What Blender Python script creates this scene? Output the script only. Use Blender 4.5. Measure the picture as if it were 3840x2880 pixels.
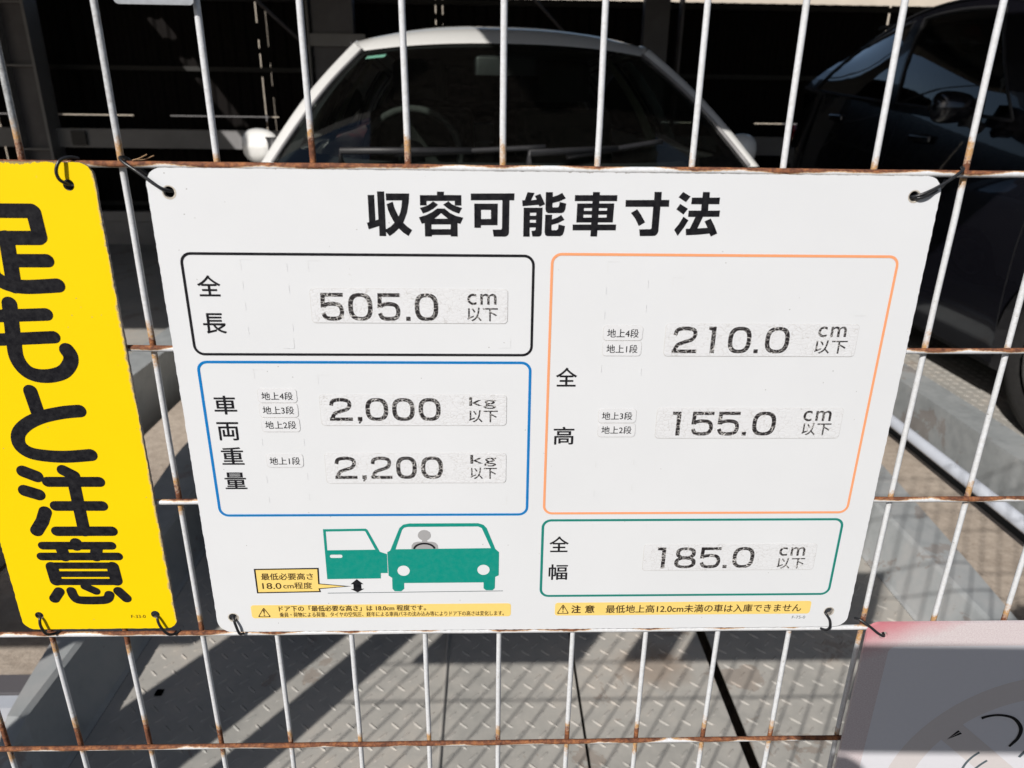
import bpy, bmesh, math, random
from mathutils import Vector, Matrix, Euler
random.seed(7)
R = math.radians
for o in list(bpy.data.objects):
    bpy.data.objects.remove(o)
scene = bpy.context.scene
COL = scene.collection

# ------------------------------------------------------------------ camera, light, exposure
# metres; X runs along the wire fence, Y into the car park, Z up; Z = 0 is the wire the boards hang from
EYE = Vector((0.2926, -0.4006, 0.0310))
cam = bpy.data.cameras.new('camera')
cam.sensor_width = 36.0
cam.lens = 36.0 * 2717.0 / 3840.0
cam.clip_start = 0.01
cam.clip_end = 400.0
cam.dof.use_dof = True
cam.dof.focus_distance = 0.50
cam.dof.aperture_fstop = 13.0
camo = bpy.data.objects.new('camera', cam)
COL.objects.link(camo)
right = Vector((0.99950, -0.02876, 0.01298)).normalized()
fwd = Vector((0.0315, 0.9331, -0.3583)).normalized()
up = right.cross(fwd).normalized()
right = fwd.cross(up).normalized()
camo.matrix_world = Matrix(((right.x, up.x, -fwd.x, EYE.x), (right.y, up.y, -fwd.y, EYE.y),
                            (right.z, up.z, -fwd.z, EYE.z), (0, 0, 0, 1)))
scene.camera = camo

SUN_TRAVEL = Vector((0.73, 1.07, -1.0)).normalized()
sun = bpy.data.lights.new('sun', 'SUN')
sun.energy = 4.6
sun.angle = R(0.53)
sun.color = (1.0, 0.955, 0.895)
suno = bpy.data.objects.new('sun', sun)
COL.objects.link(suno)
suno.rotation_euler = SUN_TRAVEL.to_track_quat('-Z', 'Y').to_euler()
suno.location = (-6, -9, 9)

world = bpy.data.worlds.new('World')
scene.world = world
world.use_nodes = True
wn = world.node_tree
for n in list(wn.nodes):
    wn.nodes.remove(n)
sky = wn.nodes.new('ShaderNodeTexSky')
sky.sky_type = 'NISHITA'
sky.sun_disc = False
sky.sun_elevation = math.asin(-SUN_TRAVEL.z)
sky.sun_rotation = math.atan2(-SUN_TRAVEL.x, -SUN_TRAVEL.y)
sky.air_density = 1.0
sky.dust_density = 1.6
bg = wn.nodes.new('ShaderNodeBackground')
bg.inputs['Strength'].default_value = 0.058
wo = wn.nodes.new('ShaderNodeOutputWorld')
wn.links.new(sky.outputs['Color'], bg.inputs['Color'])
wn.links.new(bg.outputs['Background'], wo.inputs['Surface'])

scene.view_settings.view_transform = 'Standard'
scene.view_settings.look = 'None'
scene.view_settings.exposure = 0.0
scene.view_settings.gamma = 1.0
scene.view_settings.use_curve_mapping = False

# ------------------------------------------------------------------ helpers
def link(o, parent=None):
    COL.objects.link(o)
    if parent:
        o.parent = parent
    return o

def thing(name, label, cat, loc=(0, 0, 0), group=None, rot=(0, 0, 0)):
    o = bpy.data.objects.new(name, None)
    o.empty_display_size = 0.05
    o.location = loc
    o.rotation_euler = rot
    link(o)
    return tag(o, label, cat, group)

def tag(o, label, cat, group=None):
    o['label'] = label
    o['category'] = cat
    if group:
        o['group'] = group
    return o

def mesh(name, verts, faces, mat=None, parent=None, smooth=False, kind=None, mats=None, midx=None):
    me = bpy.data.meshes.new(name)
    me.from_pydata([tuple(v) for v in verts], [], faces)
    if mats:
        for m_ in mats:
            me.materials.append(m_)
        if midx:
            me.polygons.foreach_set('material_index', midx)
    elif mat:
        me.materials.append(mat)
    me.validate()
    me.update()
    if smooth:
        me.polygons.foreach_set('use_smooth', [True] * len(me.polygons))
    o = link(bpy.data.objects.new(name, me), parent)
    if kind:
        o['kind'] = kind
    return o

class G:
    """collects verts and faces of one part"""
    def __init__(s):
        s.v, s.f = [], []
    def add(s, vs, fs):
        b = len(s.v)
        s.v += [tuple(p) for p in vs]
        s.f += [tuple(i + b for i in f) for f in fs]
    def box(s, x0, x1, y0, y1, z0, z1):
        s.add([(x0, y0, z0), (x1, y0, z0), (x1, y1, z0), (x0, y1, z0), (x0, y0, z1), (x1, y0, z1), (x1, y1, z1), (x0, y1, z1)],
              [(0, 3, 2, 1), (4, 5, 6, 7), (0, 1, 5, 4), (1, 2, 6, 5), (2, 3, 7, 6), (3, 0, 4, 7)])
    def tube(s, pts, r, n=10, caps=True, rs=None):
        pts = [Vector(p) for p in pts]
        rings = []
        prev = None
        for i, p in enumerate(pts):
            a = pts[max(i - 1, 0)]
            b = pts[min(i + 1, len(pts) - 1)]
            d = (b - a).normalized()
            if prev is None:
                h = Vector((0, 0, 1)) if abs(d.z) < 0.9 else Vector((0, 1, 0))
                u = d.cross(h).normalized()
            else:
                u = (prev - d * prev.dot(d)).normalized()
            prev = u
            w = d.cross(u)
            rr = rs[i] if rs else r
            rings.append([p + (u * math.cos(2 * math.pi * k / n) + w * math.sin(2 * math.pi * k / n)) * rr for k in range(n)])
        vs = [q for ring in rings for q in ring]
        fs = []
        for i in range(len(rings) - 1):
            for k in range(n):
                k2 = (k + 1) % n
                fs.append((i * n + k, i * n + k2, (i + 1) * n + k2, (i + 1) * n + k))
        if caps:
            fs.append(tuple(range(n - 1, -1, -1)))
            fs.append(tuple((len(rings) - 1) * n + k for k in range(n)))
        s.add(vs, fs)
    def grid(s, P):
        r, c = len(P), len(P[0])
        s.add([p for row in P for p in row],
              [(i * c + j, i * c + j + 1, (i + 1) * c + j + 1, (i + 1) * c + j) for i in range(r - 1) for j in range(c - 1)])
    def mirror_x(s):
        n = len(s.v)
        s.v += [(-x, y, z) for x, y, z in s.v]
        s.f += [tuple(i + n for i in reversed(f)) for f in s.f]
    def obj(s, name, mat, parent=None, smooth=False, kind=None, bevel=0):
        o = mesh(name, s.v, s.f, mat, parent, smooth, kind)
        if bevel:
            bm = bmesh.new()
            bm.from_mesh(o.data)
            bmesh.ops.remove_doubles(bm, verts=bm.verts, dist=1e-6)
            bmesh.ops.bevel(bm, geom=[e for e in bm.edges if len(e.link_faces) == 2 and e.calc_face_angle(0) > 0.5],
                            offset=bevel, segments=2, affect='EDGES', profile=0.7)
            bm.to_mesh(o.data)
            bm.free()
        return o

def catmull(pts, n=6):
    pts = [Vector(p) for p in pts]
    out = []
    for i in range(len(pts) - 1):
        p0, p1, p2, p3 = pts[max(i - 1, 0)], pts[i], pts[i + 1], pts[min(i + 2, len(pts) - 1)]
        for k in range(n):
            t = k / n
            out.append(0.5 * ((2 * p1) + (p2 - p0) * t + (2 * p0 - 5 * p1 + 4 * p2 - p3) * t * t + (3 * p1 - p0 - 3 * p2 + p3) * t ** 3))
    out.append(pts[-1])
    return out

# ---- flat shapes: loops in millimetres on an upright board (u along X, v along Z), laid at depth y
def fill_mesh(pieces, extrude=0.0, step=0.00001):
    """pieces: list of [outer, hole, ...]; returns verts (u, v, w) in metres and faces"""
    V, F = [], []
    for k, loops in enumerate(pieces):
        c = bpy.data.curves.new('tmp', 'CURVE')
        c.dimensions = '2D'
        c.fill_mode = 'BOTH'
        c.extrude = extrude
        for pts in loops:
            s = c.splines.new('POLY')
            s.points.add(len(pts) - 1)
            for p, q in zip(s.points, pts):
                p.co = (q[0], q[1], 0, 1)
            s.use_cyclic_u = True
        o = bpy.data.objects.new('tmp', c)
        m = bpy.data.meshes.new_from_object(o)
        b = len(V)
        V += [(v.co.x * 0.001, v.co.y * 0.001, v.co.z * 0.001 + k * step) for v in m.vertices]
        F += [tuple(i + b for i in p.vertices) for p in m.polygons]
        bpy.data.objects.remove(o)
        bpy.data.curves.remove(c)
        bpy.data.meshes.remove(m)
    return V, F

def upright(V, y):
    return [(u, y - w, v) for u, v, w in V]

def flat(name, pieces, y, mat, parent, extrude=0.0):
    V, F = fill_mesh(pieces, extrude)
    return mesh(name, upright(V, y), F, mat, parent)

def disc(cx, cy, r, n=28, r2=None):
    return [(cx + r * math.cos(2 * math.pi * k / n), cy + (r2 or r) * math.sin(2 * math.pi * k / n)) for k in range(n)]

def rrect(x0, x1, y0, y1, r, n=7):
    pts = []
    for cx, cy, a0 in ((x1 - r, y1 - r, 0), (x0 + r, y1 - r, 90), (x0 + r, y0 + r, 180), (x1 - r, y0 + r, 270)):
        for k in range(n + 1):
            a = R(a0 + 90 * k / n)
            pts.append((cx + r * math.cos(a), cy + r * math.sin(a)))
    return pts

def ribbon(pts, w, caps=True, smooth=True):
    """outline loops (pieces) of a stroke of width w with round ends"""
    P = [Vector((p[0], p[1], 0)) for p in pts]
    if smooth and len(P) > 3:
        P = catmull(P, 5)
    h = w / 2
    L_, R_ = [], []
    for i, p in enumerate(P):
        d = (P[min(i + 1, len(P) - 1)] - P[max(i - 1, 0)]).normalized()
        n = Vector((-d.y, d.x, 0))
        L_.append(p + n * h)
        R_.append(p - n * h)
    loop = list(R_)
    if caps:
        d = (P[-1] - P[-2]).normalized()
        base = math.atan2(d.y, d.x)
        loop += [P[-1] + Vector((math.cos(base + R(t)), math.sin(base + R(t)), 0)) * h for t in range(-75, 90, 15)]
    loop += list(reversed(L_))
    if caps:
        d = (P[0] - P[1]).normalized()
        base = math.atan2(d.y, d.x)
        loop += [P[0] + Vector((math.cos(base + R(t)), math.sin(base + R(t)), 0)) * h for t in range(-75, 90, 15)]
    return [[(p.x, p.y) for p in loop]]

def text_at(name, body, box, y, mat, parent, weight=0.0, spacing=1.0, bold=0.0):
    """lettering fitted to a measured box (u0, u1, v0, v1) in millimetres"""
    c = bpy.data.curves.new('tmp', 'FONT')
    c.body = body
    c.offset = weight
    c.space_character = spacing
    o = bpy.data.objects.new('tmp', c)
    m = bpy.data.meshes.new_from_object(o)
    xs = [v.co.x for v in m.vertices]
    ys = [v.co.y for v in m.vertices]
    x0, x1, y0, y1 = min(xs), max(xs), min(ys), max(ys)
    sx = (box[1] - box[0]) / (x1 - x0)
    sy = (box[3] - box[2]) / (y1 - y0)
    V = [((box[0] + (v.co.x - x0) * sx) * 0.001, y, (box[2] + (v.co.y - y0) * sy) * 0.001) for v in m.vertices]
    F = [tuple(p.vertices) for p in m.polygons]
    if bold:                        # thicken the strokes: the same outline again, a hair's breadth aside
        V0, F0, V, F = V, F, [], []
        for k, (du, dv) in enumerate(((-1, 0), (1, 0), (0, -.8), (0, .8))):
            b = len(V)
            V += [(x + du * bold * .001, y_ - .000008 * k, z + dv * bold * .001) for x, y_, z in V0]
            F += [tuple(i + b for i in f) for f in F0]
    bpy.data.objects.remove(o)
    bpy.data.curves.remove(c)
    bpy.data.meshes.remove(m)
    return mesh(name, V, F, mat, parent)

# ------------------------------------------------------------------ materials
class N:
    def __init__(s, name):
        s.m = bpy.data.materials.new(name)
        s.m.use_nodes = True
        s.t = s.m.node_tree
        s.p = s.t.nodes['Principled BSDF']
        s.out = s.t.nodes['Material Output']
    def n(s, typ, **kw):
        nd = s.t.nodes.new('ShaderNode' + typ)
        for k, v in kw.items():
            if k.startswith('_'):
                setattr(nd, k[1:], v)
            else:
                key = int(k[1:]) if k[0] == 'i' and k[1:].isdigit() else k.replace('__', ' ')
                s.set(nd.inputs[key], v)
        return nd
    def set(s, sock, v):
        if isinstance(v, bpy.types.NodeSocket):
            s.t.links.new(v, sock)
        else:
            if isinstance(v, tuple) and len(v) == 3 and sock.type == 'RGBA':
                v = (*v, 1)
            sock.default_value = v
    def P(s, **kw):
        for k, v in kw.items():
            s.set(s.p.inputs[k.replace('__', ' ')], v)
    def math(s, op, a, b=0.0, clamp=False):
        nd = s.n('Math', _operation=op, _use_clamp=clamp)
        s.set(nd.inputs[0], a)
        s.set(nd.inputs[1], b)
        return nd.outputs[0]
    def pos(s):
        return s.n('TexCoord').outputs['Object']
    def xyz(s, v=None):
        nd = s.n('SeparateXYZ')
        s.set(nd.inputs[0], v or s.pos())
        return nd.outputs
    def noise(s, scale, detail=4.0, rough=0.55, vec=None, dist=0.0):
        nd = s.n('TexNoise', Scale=scale, Detail=detail, Roughness=rough, Distortion=dist)
        s.set(nd.inputs['Vector'], vec or s.pos())
        return nd.outputs['Fac']
    def scalev(s, v, sc):
        nd = s.n('VectorMath', _operation='MULTIPLY')
        s.set(nd.inputs[0], v)
        nd.inputs[1].default_value = sc
        return nd.outputs[0]
    def ramp(s, fac, stops, interp='LINEAR'):
        nd = s.n('ValToRGB')
        cr = nd.color_ramp
        cr.interpolation = interp
        while len(cr.elements) < len(stops):
            cr.elements.new(0.5)
        for e, (p, c) in zip(cr.elements, stops):
            e.position = p
            e.color = (*c, 1) if isinstance(c, tuple) else (c, c, c, 1)
        s.set(nd.inputs[0], fac)
        return nd.outputs[0]
    def mix(s, fac, a, b):
        nd = s.n('MixRGB')
        s.set(nd.inputs[0], fac)
        s.set(nd.inputs[1], a)
        s.set(nd.inputs[2], b)
        return nd.outputs[0]
    def bump(s, h, strength=0.3, dist=0.001):
        nd = s.n('Bump', Strength=strength, Distance=dist)
        s.set(nd.inputs['Height'], h)
        s.set(s.p.inputs['Normal'], nd.outputs[0])

def plain(name, col, rough=0.5, metal=0.0, var=0.12, scale=30.0, bump=0.0, coat=0.0, spec=0.5):
    k = N(name)
    f = k.noise(scale, 5.0)
    a = tuple(c * (1 - var) for c in col)
    b = tuple(min(c * (1 + var), 1) for c in col)
    k.P(Base__Color=k.ramp(f, [(0.3, a), (0.7, b)]), Roughness=rough, Metallic=metal)
    k.p.inputs['Specular IOR Level'].default_value = spec
    if coat:
        k.P(Coat__Weight=coat, Coat__Roughness=0.03)
    if bump:
        k.bump(k.noise(scale * 6, 4.0), bump, 0.001)
    return k.m

M = {}

def rusty_wire(name, along, seed):
    """peeling white paint over steel wire, rusting from the welds"""
    k = N(name)
    p = k.pos()
    off = k.n('VectorMath', _operation='ADD')
    k.set(off.inputs[0], p)
    off.inputs[1].default_value = seed
    q = off.outputs[0]
    x, y, z = k.xyz(p)
    pitch = 0.1 if along == 'z' else 0.05
    a = z if along == 'z' else x
    fr = k.math('FRACT', k.math('ADD', k.math('DIVIDE', a, pitch), 100.5))
    d = k.math('MULTIPLY', k.math('ABSOLUTE', k.math('SUBTRACT', fr, 0.5)), pitch)
    big = k.noise(9.0, 2.0, 0.5, q)
    mid = k.noise(120.0, 4.0, 0.6, q)
    fine = k.noise(900.0, 3.0, 0.6, q)
    # reach of the rust away from the weld, longer where the big noise is high
    reach = k.math('MULTIPLY', k.math('SUBTRACT', big, 0.42 if along == 'z' else 0.40), 0.075 if along == 'z' else 0.13)
    s = k.math('DIVIDE', k.math('SUBTRACT', reach, d), 0.010)
    s = k.math('ADD', s, k.math('MULTIPLY', k.math('SUBTRACT', mid, 0.5), 2.6))
    s = k.math('ADD', s, k.math('MULTIPLY', k.math('SUBTRACT', fine, 0.5), 1.2))
    # more rust low down and towards the left end, cleaner in the middle
    left = k.math('MULTIPLY', k.math('SUBTRACT', 0.10, x), 3.6, False)
    left = k.math('MAXIMUM', k.math('MINIMUM', left, 1.4), -0.5)
    s = k.math('ADD', s, left)
    if along == 'z':
        # the rust runs down to the weld below, so it is longer above each weld
        hi = k.math('MULTIPLY', k.math('LESS_THAN', fr, 0.5), -0.9)
        s = k.math('ADD', s, hi)
        s = k.math('ADD', s, k.math('MULTIPLY', k.math('LESS_THAN', z, -0.305), 0.35))
    if along == 'x':
        clean = k.math('MULTIPLY', k.math('GREATER_THAN', z, -0.02), k.math('MULTIPLY', k.math('SUBTRACT', x, 0.12), 5.0, True))
        s = k.math('SUBTRACT', s, k.math('MULTIPLY', clean, 1.0))
        behind = k.math('LESS_THAN', k.math('ABSOLUTE', k.math('ADD', z, 0.3)), 0.02)
        s = k.math('SUBTRACT', s, k.math('MULTIPLY', behind, 1.3))
        row = k.math('FRACT', k.math('ADD', k.math('DIVIDE', z, 0.1), 100.5))
        top = k.math('MULTIPLY', k.math('SUBTRACT', row, 0.5), 0.1)
        s = k.math('ADD', s, k.math('SUBTRACT', k.math('MULTIPLY', top, 1500.0), 0.7))
        low = k.math('LESS_THAN', z, -0.36)
        s = k.math('ADD', s, k.math('MULTIPLY', low, k.math('MULTIPLY', k.math('SUBTRACT', big, 0.38), 9.0)))
    m = k.math('ADD', k.math('MULTIPLY', s, 0.25), 0.5, True)
    flake = k.noise(420.0, 5.0, 0.7, q)
    paint = k.ramp(flake, [(0.26, (0.26, 0.25, 0.24)), (0.33, (0.60, 0.61, 0.62)), (0.60, (0.71, 0.73, 0.765))])
    old = k.ramp(flake, [(0.36, (0.17, 0.165, 0.16)), (0.60, (0.42, 0.44, 0.45))])
    oldf = k.math('MULTIPLY', k.math('SUBTRACT', 0.14, x), 10.0, True)
    up_ = k.math('MULTIPLY', k.math('ADD', z, 0.02), 20.0, True)
    paint = k.mix(k.math('MULTIPLY', oldf, up_), paint, old)
    rust = k.ramp(k.noise(300.0, 5.0, 0.7, q), [(0.30, (0.055, 0.020, 0.012)), (0.48, (0.17, 0.062, 0.030)), (0.66, (0.34, 0.135, 0.050))])
    edge = k.mix(k.math('SUBTRACT', 1.0, k.math('MULTIPLY', k.math('ABSOLUTE', k.math('SUBTRACT', m, 0.42)), 5.5), True), paint, (0.50, 0.27, 0.085))
    hard = k.math('MULTIPLY', k.math('SUBTRACT', m, 0.44), 9.0, True)
    k.P(Base__Color=k.mix(hard, edge, rust), Roughness=k.math('ADD', 0.38, k.math('MULTIPLY', hard, 0.45)))
    k.bump(k.math('ADD', k.math('MULTIPLY', flake, 0.6), k.math('MULTIPLY', k.math('MULTIPLY', k.noise(700.0, 4.0, 0.6, q), hard), 1.2)), 0.55, 0.0006)
    return k.m

M['wire_v'] = rusty_wire('painted_wire_upright', 'z', (3.1, 1.7, 0.4))
M['wire_h'] = rusty_wire('painted_wire_level', 'x', (8.3, 2.9, 5.4))

def board(name, col, top_v, wear_col, side_x=None):
    """printed plastic board: faint dirt specks, worn rim at the top and at the sides"""
    k = N(name)
    p = k.pos()
    x, y, z = k.xyz(p)
    f = k.noise(14.0, 5.0, 0.6)
    base = k.ramp(f, [(0.3, tuple(c * 0.97 for c in col)), (0.7, col)])
    vo = k.n('TexVoronoi', Scale=150.0, Randomness=1.0)
    k.set(vo.inputs['Vector'], k.scalev(p, (1, 0.2, 1)))
    speck = k.math('MULTIPLY', k.math('LESS_THAN', vo.outputs['Distance'], 0.055), k.math('GREATER_THAN', k.noise(42.0, 2.0), 0.56))
    scuff = k.math('GREATER_THAN', k.noise(26.0, 8.0, 0.75, k.scalev(p, (1, 1, 0.35))), 0.70)
    base = k.mix(k.math('MULTIPLY', speck, 0.55), base, (0.20, 0.18, 0.16))
    base = k.mix(k.math('MULTIPLY', scuff, 0.16), base, (0.34, 0.32, 0.30))
    # chipped top edge
    t = k.math('SUBTRACT', top_v, z)
    n1 = k.noise(60.0, 6.0, 0.75, k.scalev(p, (1, 1, 0.01)))
    chip = k.math('LESS_THAN', t, k.math('MULTIPLY', k.math('SUBTRACT', n1, 0.50), 0.0105))
    base = k.mix(k.math('MULTIPLY', chip, 0.8), base, wear_col)
    if side_x is not None:          # lamination lifting along the right edge
        t = k.math('SUBTRACT', side_x, x)
        n2 = k.noise(70.0, 6.0, 0.75, k.scalev(p, (0.01, 1, 1)))
        base = k.mix(k.math('MULTIPLY', k.math('LESS_THAN', t, k.math('MULTIPLY', k.math('SUBTRACT', n2, 0.36), 0.0070)), 0.55), base, (0.62, 0.46, 0.20))
        base = k.mix(k.math('MULTIPLY', k.math('LESS_THAN', t, k.math('MULTIPLY', k.math('SUBTRACT', n2, 0.46), 0.0060)), 0.85), base, wear_col)
    # faces that look sideways are the raw cut edge
    g = k.n('NewGeometry')
    ny = k.xyz(g.outputs['Normal'])[1]
    side = k.math('LESS_THAN', k.math('ABSOLUTE', ny), 0.6)
    cut = k.ramp(k.noise(500.0, 5.0, 0.7), [(0.35, tuple(c * 0.45 for c in wear_col)), (0.65, tuple(min(1, c * 1.7) for c in wear_col))])
    k.P(Base__Color=k.mix(side, base, cut), Roughness=0.36)
    k.p.inputs['Specular IOR Level'].default_value = 0.2
    k.bump(k.math('ADD', k.noise(9.0, 2.0), k.math('MULTIPLY', k.noise(240.0, 4.0), 0.04)), 0.10, 0.003)
    return k.m

M['white_board'] = board('white_board', (0.75, 0.77, 0.80), 0.0, (0.26, 0.24, 0.22))
M['yellow_board'] = board('yellow_board', (0.93, 0.66, 0.003), 0.0012, (0.22, 0.19, 0.16), 0.0884)
def faded():
    k = N('faded_board')
    p = k.pos()
    x, y, z = k.xyz(p)
    e = k.math('ADD', k.math('MULTIPLY', k.math('SUBTRACT', x, 0.549), 1.0), k.math('MULTIPLY', k.math('SUBTRACT', -0.2914, z), 2.2))
    e = k.math('ADD', e, k.math('MULTIPLY', k.math('SUBTRACT', k.noise(60.0, 5.0, 0.7), 0.5), 0.035))
    f = k.ramp(k.math('MULTIPLY', e, 14.0, True), [(0.0, 1.0), (0.35, 0.75), (1.0, 0.0)])
    g = k.noise(900.0, 3.0, 0.7)
    base = k.ramp(g, [(0.35, (0.62, 0.53, 0.555)), (0.65, (0.74, 0.68, 0.69))])
    k.P(Base__Color=k.mix(f, base, (0.62, 0.19, 0.23)), Roughness=0.5)
    return k.m
M['pink_board'] = faded()
M['other_board'] = board('other_board', (0.74, 0.74, 0.72), 0.0, (0.26, 0.24, 0.22))

def ink(name, col, rough=0.35, wear=0.0):
    k = N(name)
    f = k.noise(300.0, 5.0, 0.7)
    c2 = tuple(min(1, c + 0.02) for c in col)
    b = k.ramp(f, [(0.35, col), (0.75, c2)])
    if wear:
        w = k.math('GREATER_THAN', k.noise(130.0, 7.0, 0.75), 0.74)
        b = k.mix(k.math('MULTIPLY', w, wear), b, (0.4, 0.38, 0.36))
    k.P(Base__Color=b, Roughness=rough)
    k.p.inputs['Specular IOR Level'].default_value = 0.16
    return k.m

M['black_ink'] = ink('black_ink', (0.008, 0.008, 0.011), 0.3, 0.06)
M['blue_ink'] = ink('blue_ink', (0.001, 0.185, 0.52))
M['orange_ink'] = ink('orange_ink', (0.88, 0.36, 0.17))
M['green_ink'] = ink('green_ink', (0.006, 0.22, 0.185))
M['teal_ink'] = ink('teal_ink', (0.004, 0.27, 0.215))
M['grey_ink'] = ink('grey_ink', (0.37, 0.37, 0.38))
M['cream_ink'] = ink('cream_ink', (0.90, 0.66, 0.20))
M['brown_ink'] = ink('brown_ink', (0.045, 0.022, 0.008))
M['faint_ink'] = ink('faint_ink', (0.73, 0.74, 0.75))
M['slate_ink'] = ink('slate_ink', (0.10, 0.13, 0.15))
M['white_ink'] = ink('white_ink', (0.80, 0.80, 0.80))

def cracked(name, base, crack, amount, squash):
    k = N(name)
    p = k.scalev(k.pos(), squash)
    wob = k.n('TexNoise', Scale=120.0, Detail=3.0)
    k.set(wob.inputs['Vector'], k.pos())
    ad = k.n('VectorMath', _operation='ADD')
    sc = k.n('VectorMath', _operation='SCALE')
    k.set(sc.inputs[0], wob.outputs['Color'])
    sc.inputs['Scale'].default_value = 0.006
    k.set(ad.inputs[0], p)
    k.set(ad.inputs[1], sc.outputs[0])
    vo = k.n('TexVoronoi', Scale=520.0, _feature='DISTANCE_TO_EDGE')
    k.set(vo.inputs['Vector'], ad.outputs[0])
    patch = k.noise(110.0, 4.0, 0.6)
    thr = k.math('MULTIPLY', k.math('SUBTRACT', patch, 0.30), amount)
    c = k.math('LESS_THAN', vo.outputs['Distance'], thr)
    k.P(Base__Color=k.mix(c, base, crack), Roughness=0.45)
    k.bump(k.math('ADD', k.math('MULTIPLY', vo.outputs['Distance'], 1.2), k.noise(160.0, 4.0)), 0.28, 0.0004)
    return k.m

M['sticker'] = cracked('cracked_sticker', (0.755, 0.77, 0.80), (0.62, 0.62, 0.63), 0.13, (0.55, 1, 1))
M['sticker_ink'] = cracked('cracked_number', (0.020, 0.017, 0.019), (0.62, 0.61, 0.60), 0.145, (0.55, 1, 1))
M['label_sticker'] = plain('label_sticker', (0.755, 0.77, 0.80), 0.4, 0, 0.03, 200.0, 0.1)
M['sticker_rim'] = plain('sticker_rim', (0.50, 0.49, 0.47), 0.5, 0, 0.1, 200.0)
M['cable'] = plain('black_tie', (0.018, 0.019, 0.022), 0.33, 0, 0.3, 300.0, 0.1)

def concrete():
    k = N('dusty_concrete')
    a = k.noise(1.6, 6.0, 0.6)
    b = k.noise(38.0, 6.0, 0.7)
    f = k.math('ADD', k.math('MULTIPLY', a, 0.55), k.math('MULTIPLY', b, 0.45))
    k.P(Base__Color=k.ramp(f, [(0.36, (0.24, 0.195, 0.155)), (0.50, (0.38, 0.32, 0.265)), (0.64, (0.50, 0.43, 0.36))]), Roughness=0.95)
    k.bump(b, 0.5, 0.01)
    return k.m
M['concrete'] = concrete()

def tread(name, c0, c1, dust):
    k = N(name)
    a = k.noise(2.6, 5.0, 0.6)
    b = k.noise(26.0, 6.0, 0.65)
    f = k.math('ADD', k.math('MULTIPLY', a, 0.6), k.math('MULTIPLY', b, 0.4))
    col = k.ramp(f, [(0.36, c0), (0.52, c1), (0.68, dust)])
    st = k.math('GREATER_THAN', k.noise(5.0, 6.0, 0.7, None, 0.6), 0.60)
    col = k.mix(k.math('MULTIPLY', st, 0.35), col, (0.20, 0.12, 0.075))
    # one round brown oil stain on the plate nearest the fence
    x, y, z = k.xyz()
    dx = k.math('DIVIDE', k.math('SUBTRACT', x, 0.655), 0.075)
    dy = k.math('DIVIDE', k.math('SUBTRACT', y, 0.855), 0.062)
    rr = k.math('SQRT', k.math('ADD', k.math('MULTIPLY', dx, dx), k.math('MULTIPLY', dy, dy)))
    rr = k.math('ADD', rr, k.math('MULTIPLY', k.math('SUBTRACT', k.noise(22.0, 4.0), 0.5), 0.9))
    spot = k.math('MULTIPLY', k.math('SUBTRACT', 1.25, rr), 1.6, True)
    col = k.mix(k.math('MULTIPLY', spot, 0.42), col, (0.25, 0.15, 0.085))
    k.P(Base__Color=col, Roughness=k.math('ADD', 0.50, k.math('MULTIPLY', b, 0.25)), Metallic=0.12)
    k.bump(k.noise(180.0, 4.0), 0.16, 0.001)
    return k.m
M['tread'] = tread('dusty_tread_plate', (0.34, 0.335, 0.315), (0.43, 0.415, 0.385), (0.50, 0.46, 0.41))
M['lozenge'] = tread('worn_tread_pattern', (0.33, 0.33, 0.31), (0.42, 0.40, 0.37), (0.50, 0.45, 0.39))
M['rim'] = tread('galvanised_rim', (0.27, 0.29, 0.30), (0.36, 0.38, 0.39), (0.42, 0.42, 0.42))
M['galv'] = plain('galvanised_steel', (0.36, 0.38, 0.39), 0.45, 0.25, 0.18, 12.0, 0.1)
M['beam_brown'] = plain('grimy_steel', (0.13, 0.105, 0.09), 0.8, 0, 0.3, 20.0, 0.2)
M['white_pipe'] = plain('white_painted_pipe', (0.43, 0.46, 0.52), 0.35, 0, 0.06, 10.0)
M['dark_void'] = plain('dark_steel_and_shade', (0.02, 0.018, 0.016), 0.8, 0, 0.3, 20.0)  # dark steel, also used for shade in a gap and a hole
M['frame_grey'] = plain('grey_frame_paint', (0.11, 0.105, 0.115), 0.5, 0, 0.15, 6.0)
M['frame_light'] = plain('pale_frame_paint', (0.24, 0.235, 0.24), 0.5, 0, 0.12, 6.0)
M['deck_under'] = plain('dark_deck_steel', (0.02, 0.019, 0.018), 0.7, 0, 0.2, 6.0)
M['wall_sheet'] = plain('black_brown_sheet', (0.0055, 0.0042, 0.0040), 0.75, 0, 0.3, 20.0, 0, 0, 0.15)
M['beige_wall'] = plain('beige_render', (0.62, 0.55, 0.46), 0.9, 0, 0.05, 3.0)
M['asphalt'] = plain('street_asphalt', (0.055, 0.054, 0.053), 0.95, 0, 0.3, 90.0, 0.5)

def paint(name, col, rough, coat):
    k = N(name)
    d = k.noise(60.0, 6.0, 0.6)
    k.P(Base__Color=k.ramp(d, [(0.3, tuple(c * 0.95 for c in col)), (0.7, col)]), Roughness=rough, Coat__Weight=coat, Coat__Roughness=0.02)
    k.bump(k.noise(4.0, 2.0), 0.015, 0.01)
    return k.m
M['white_paint'] = paint('white_car_paint', (0.78, 0.78, 0.765), 0.35, 0.7)
M['black_paint'] = paint('black_car_paint', (0.006, 0.006, 0.009), 0.22, 1.0)
M['trim'] = plain('black_plastic_trim', (0.018, 0.018, 0.020), 0.5, 0, 0.2, 60.0)
M['rubber'] = plain('tyre_rubber', (0.022, 0.021, 0.021), 0.8, 0, 0.3, 90.0, 0.3)
M['alloy'] = plain('alloy_wheel', (0.45, 0.45, 0.46), 0.3, 0.8, 0.08, 20.0)
M['dark_alloy'] = plain('grimy_wheel', (0.16, 0.155, 0.15), 0.4, 0.5, 0.2, 20.0)
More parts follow.
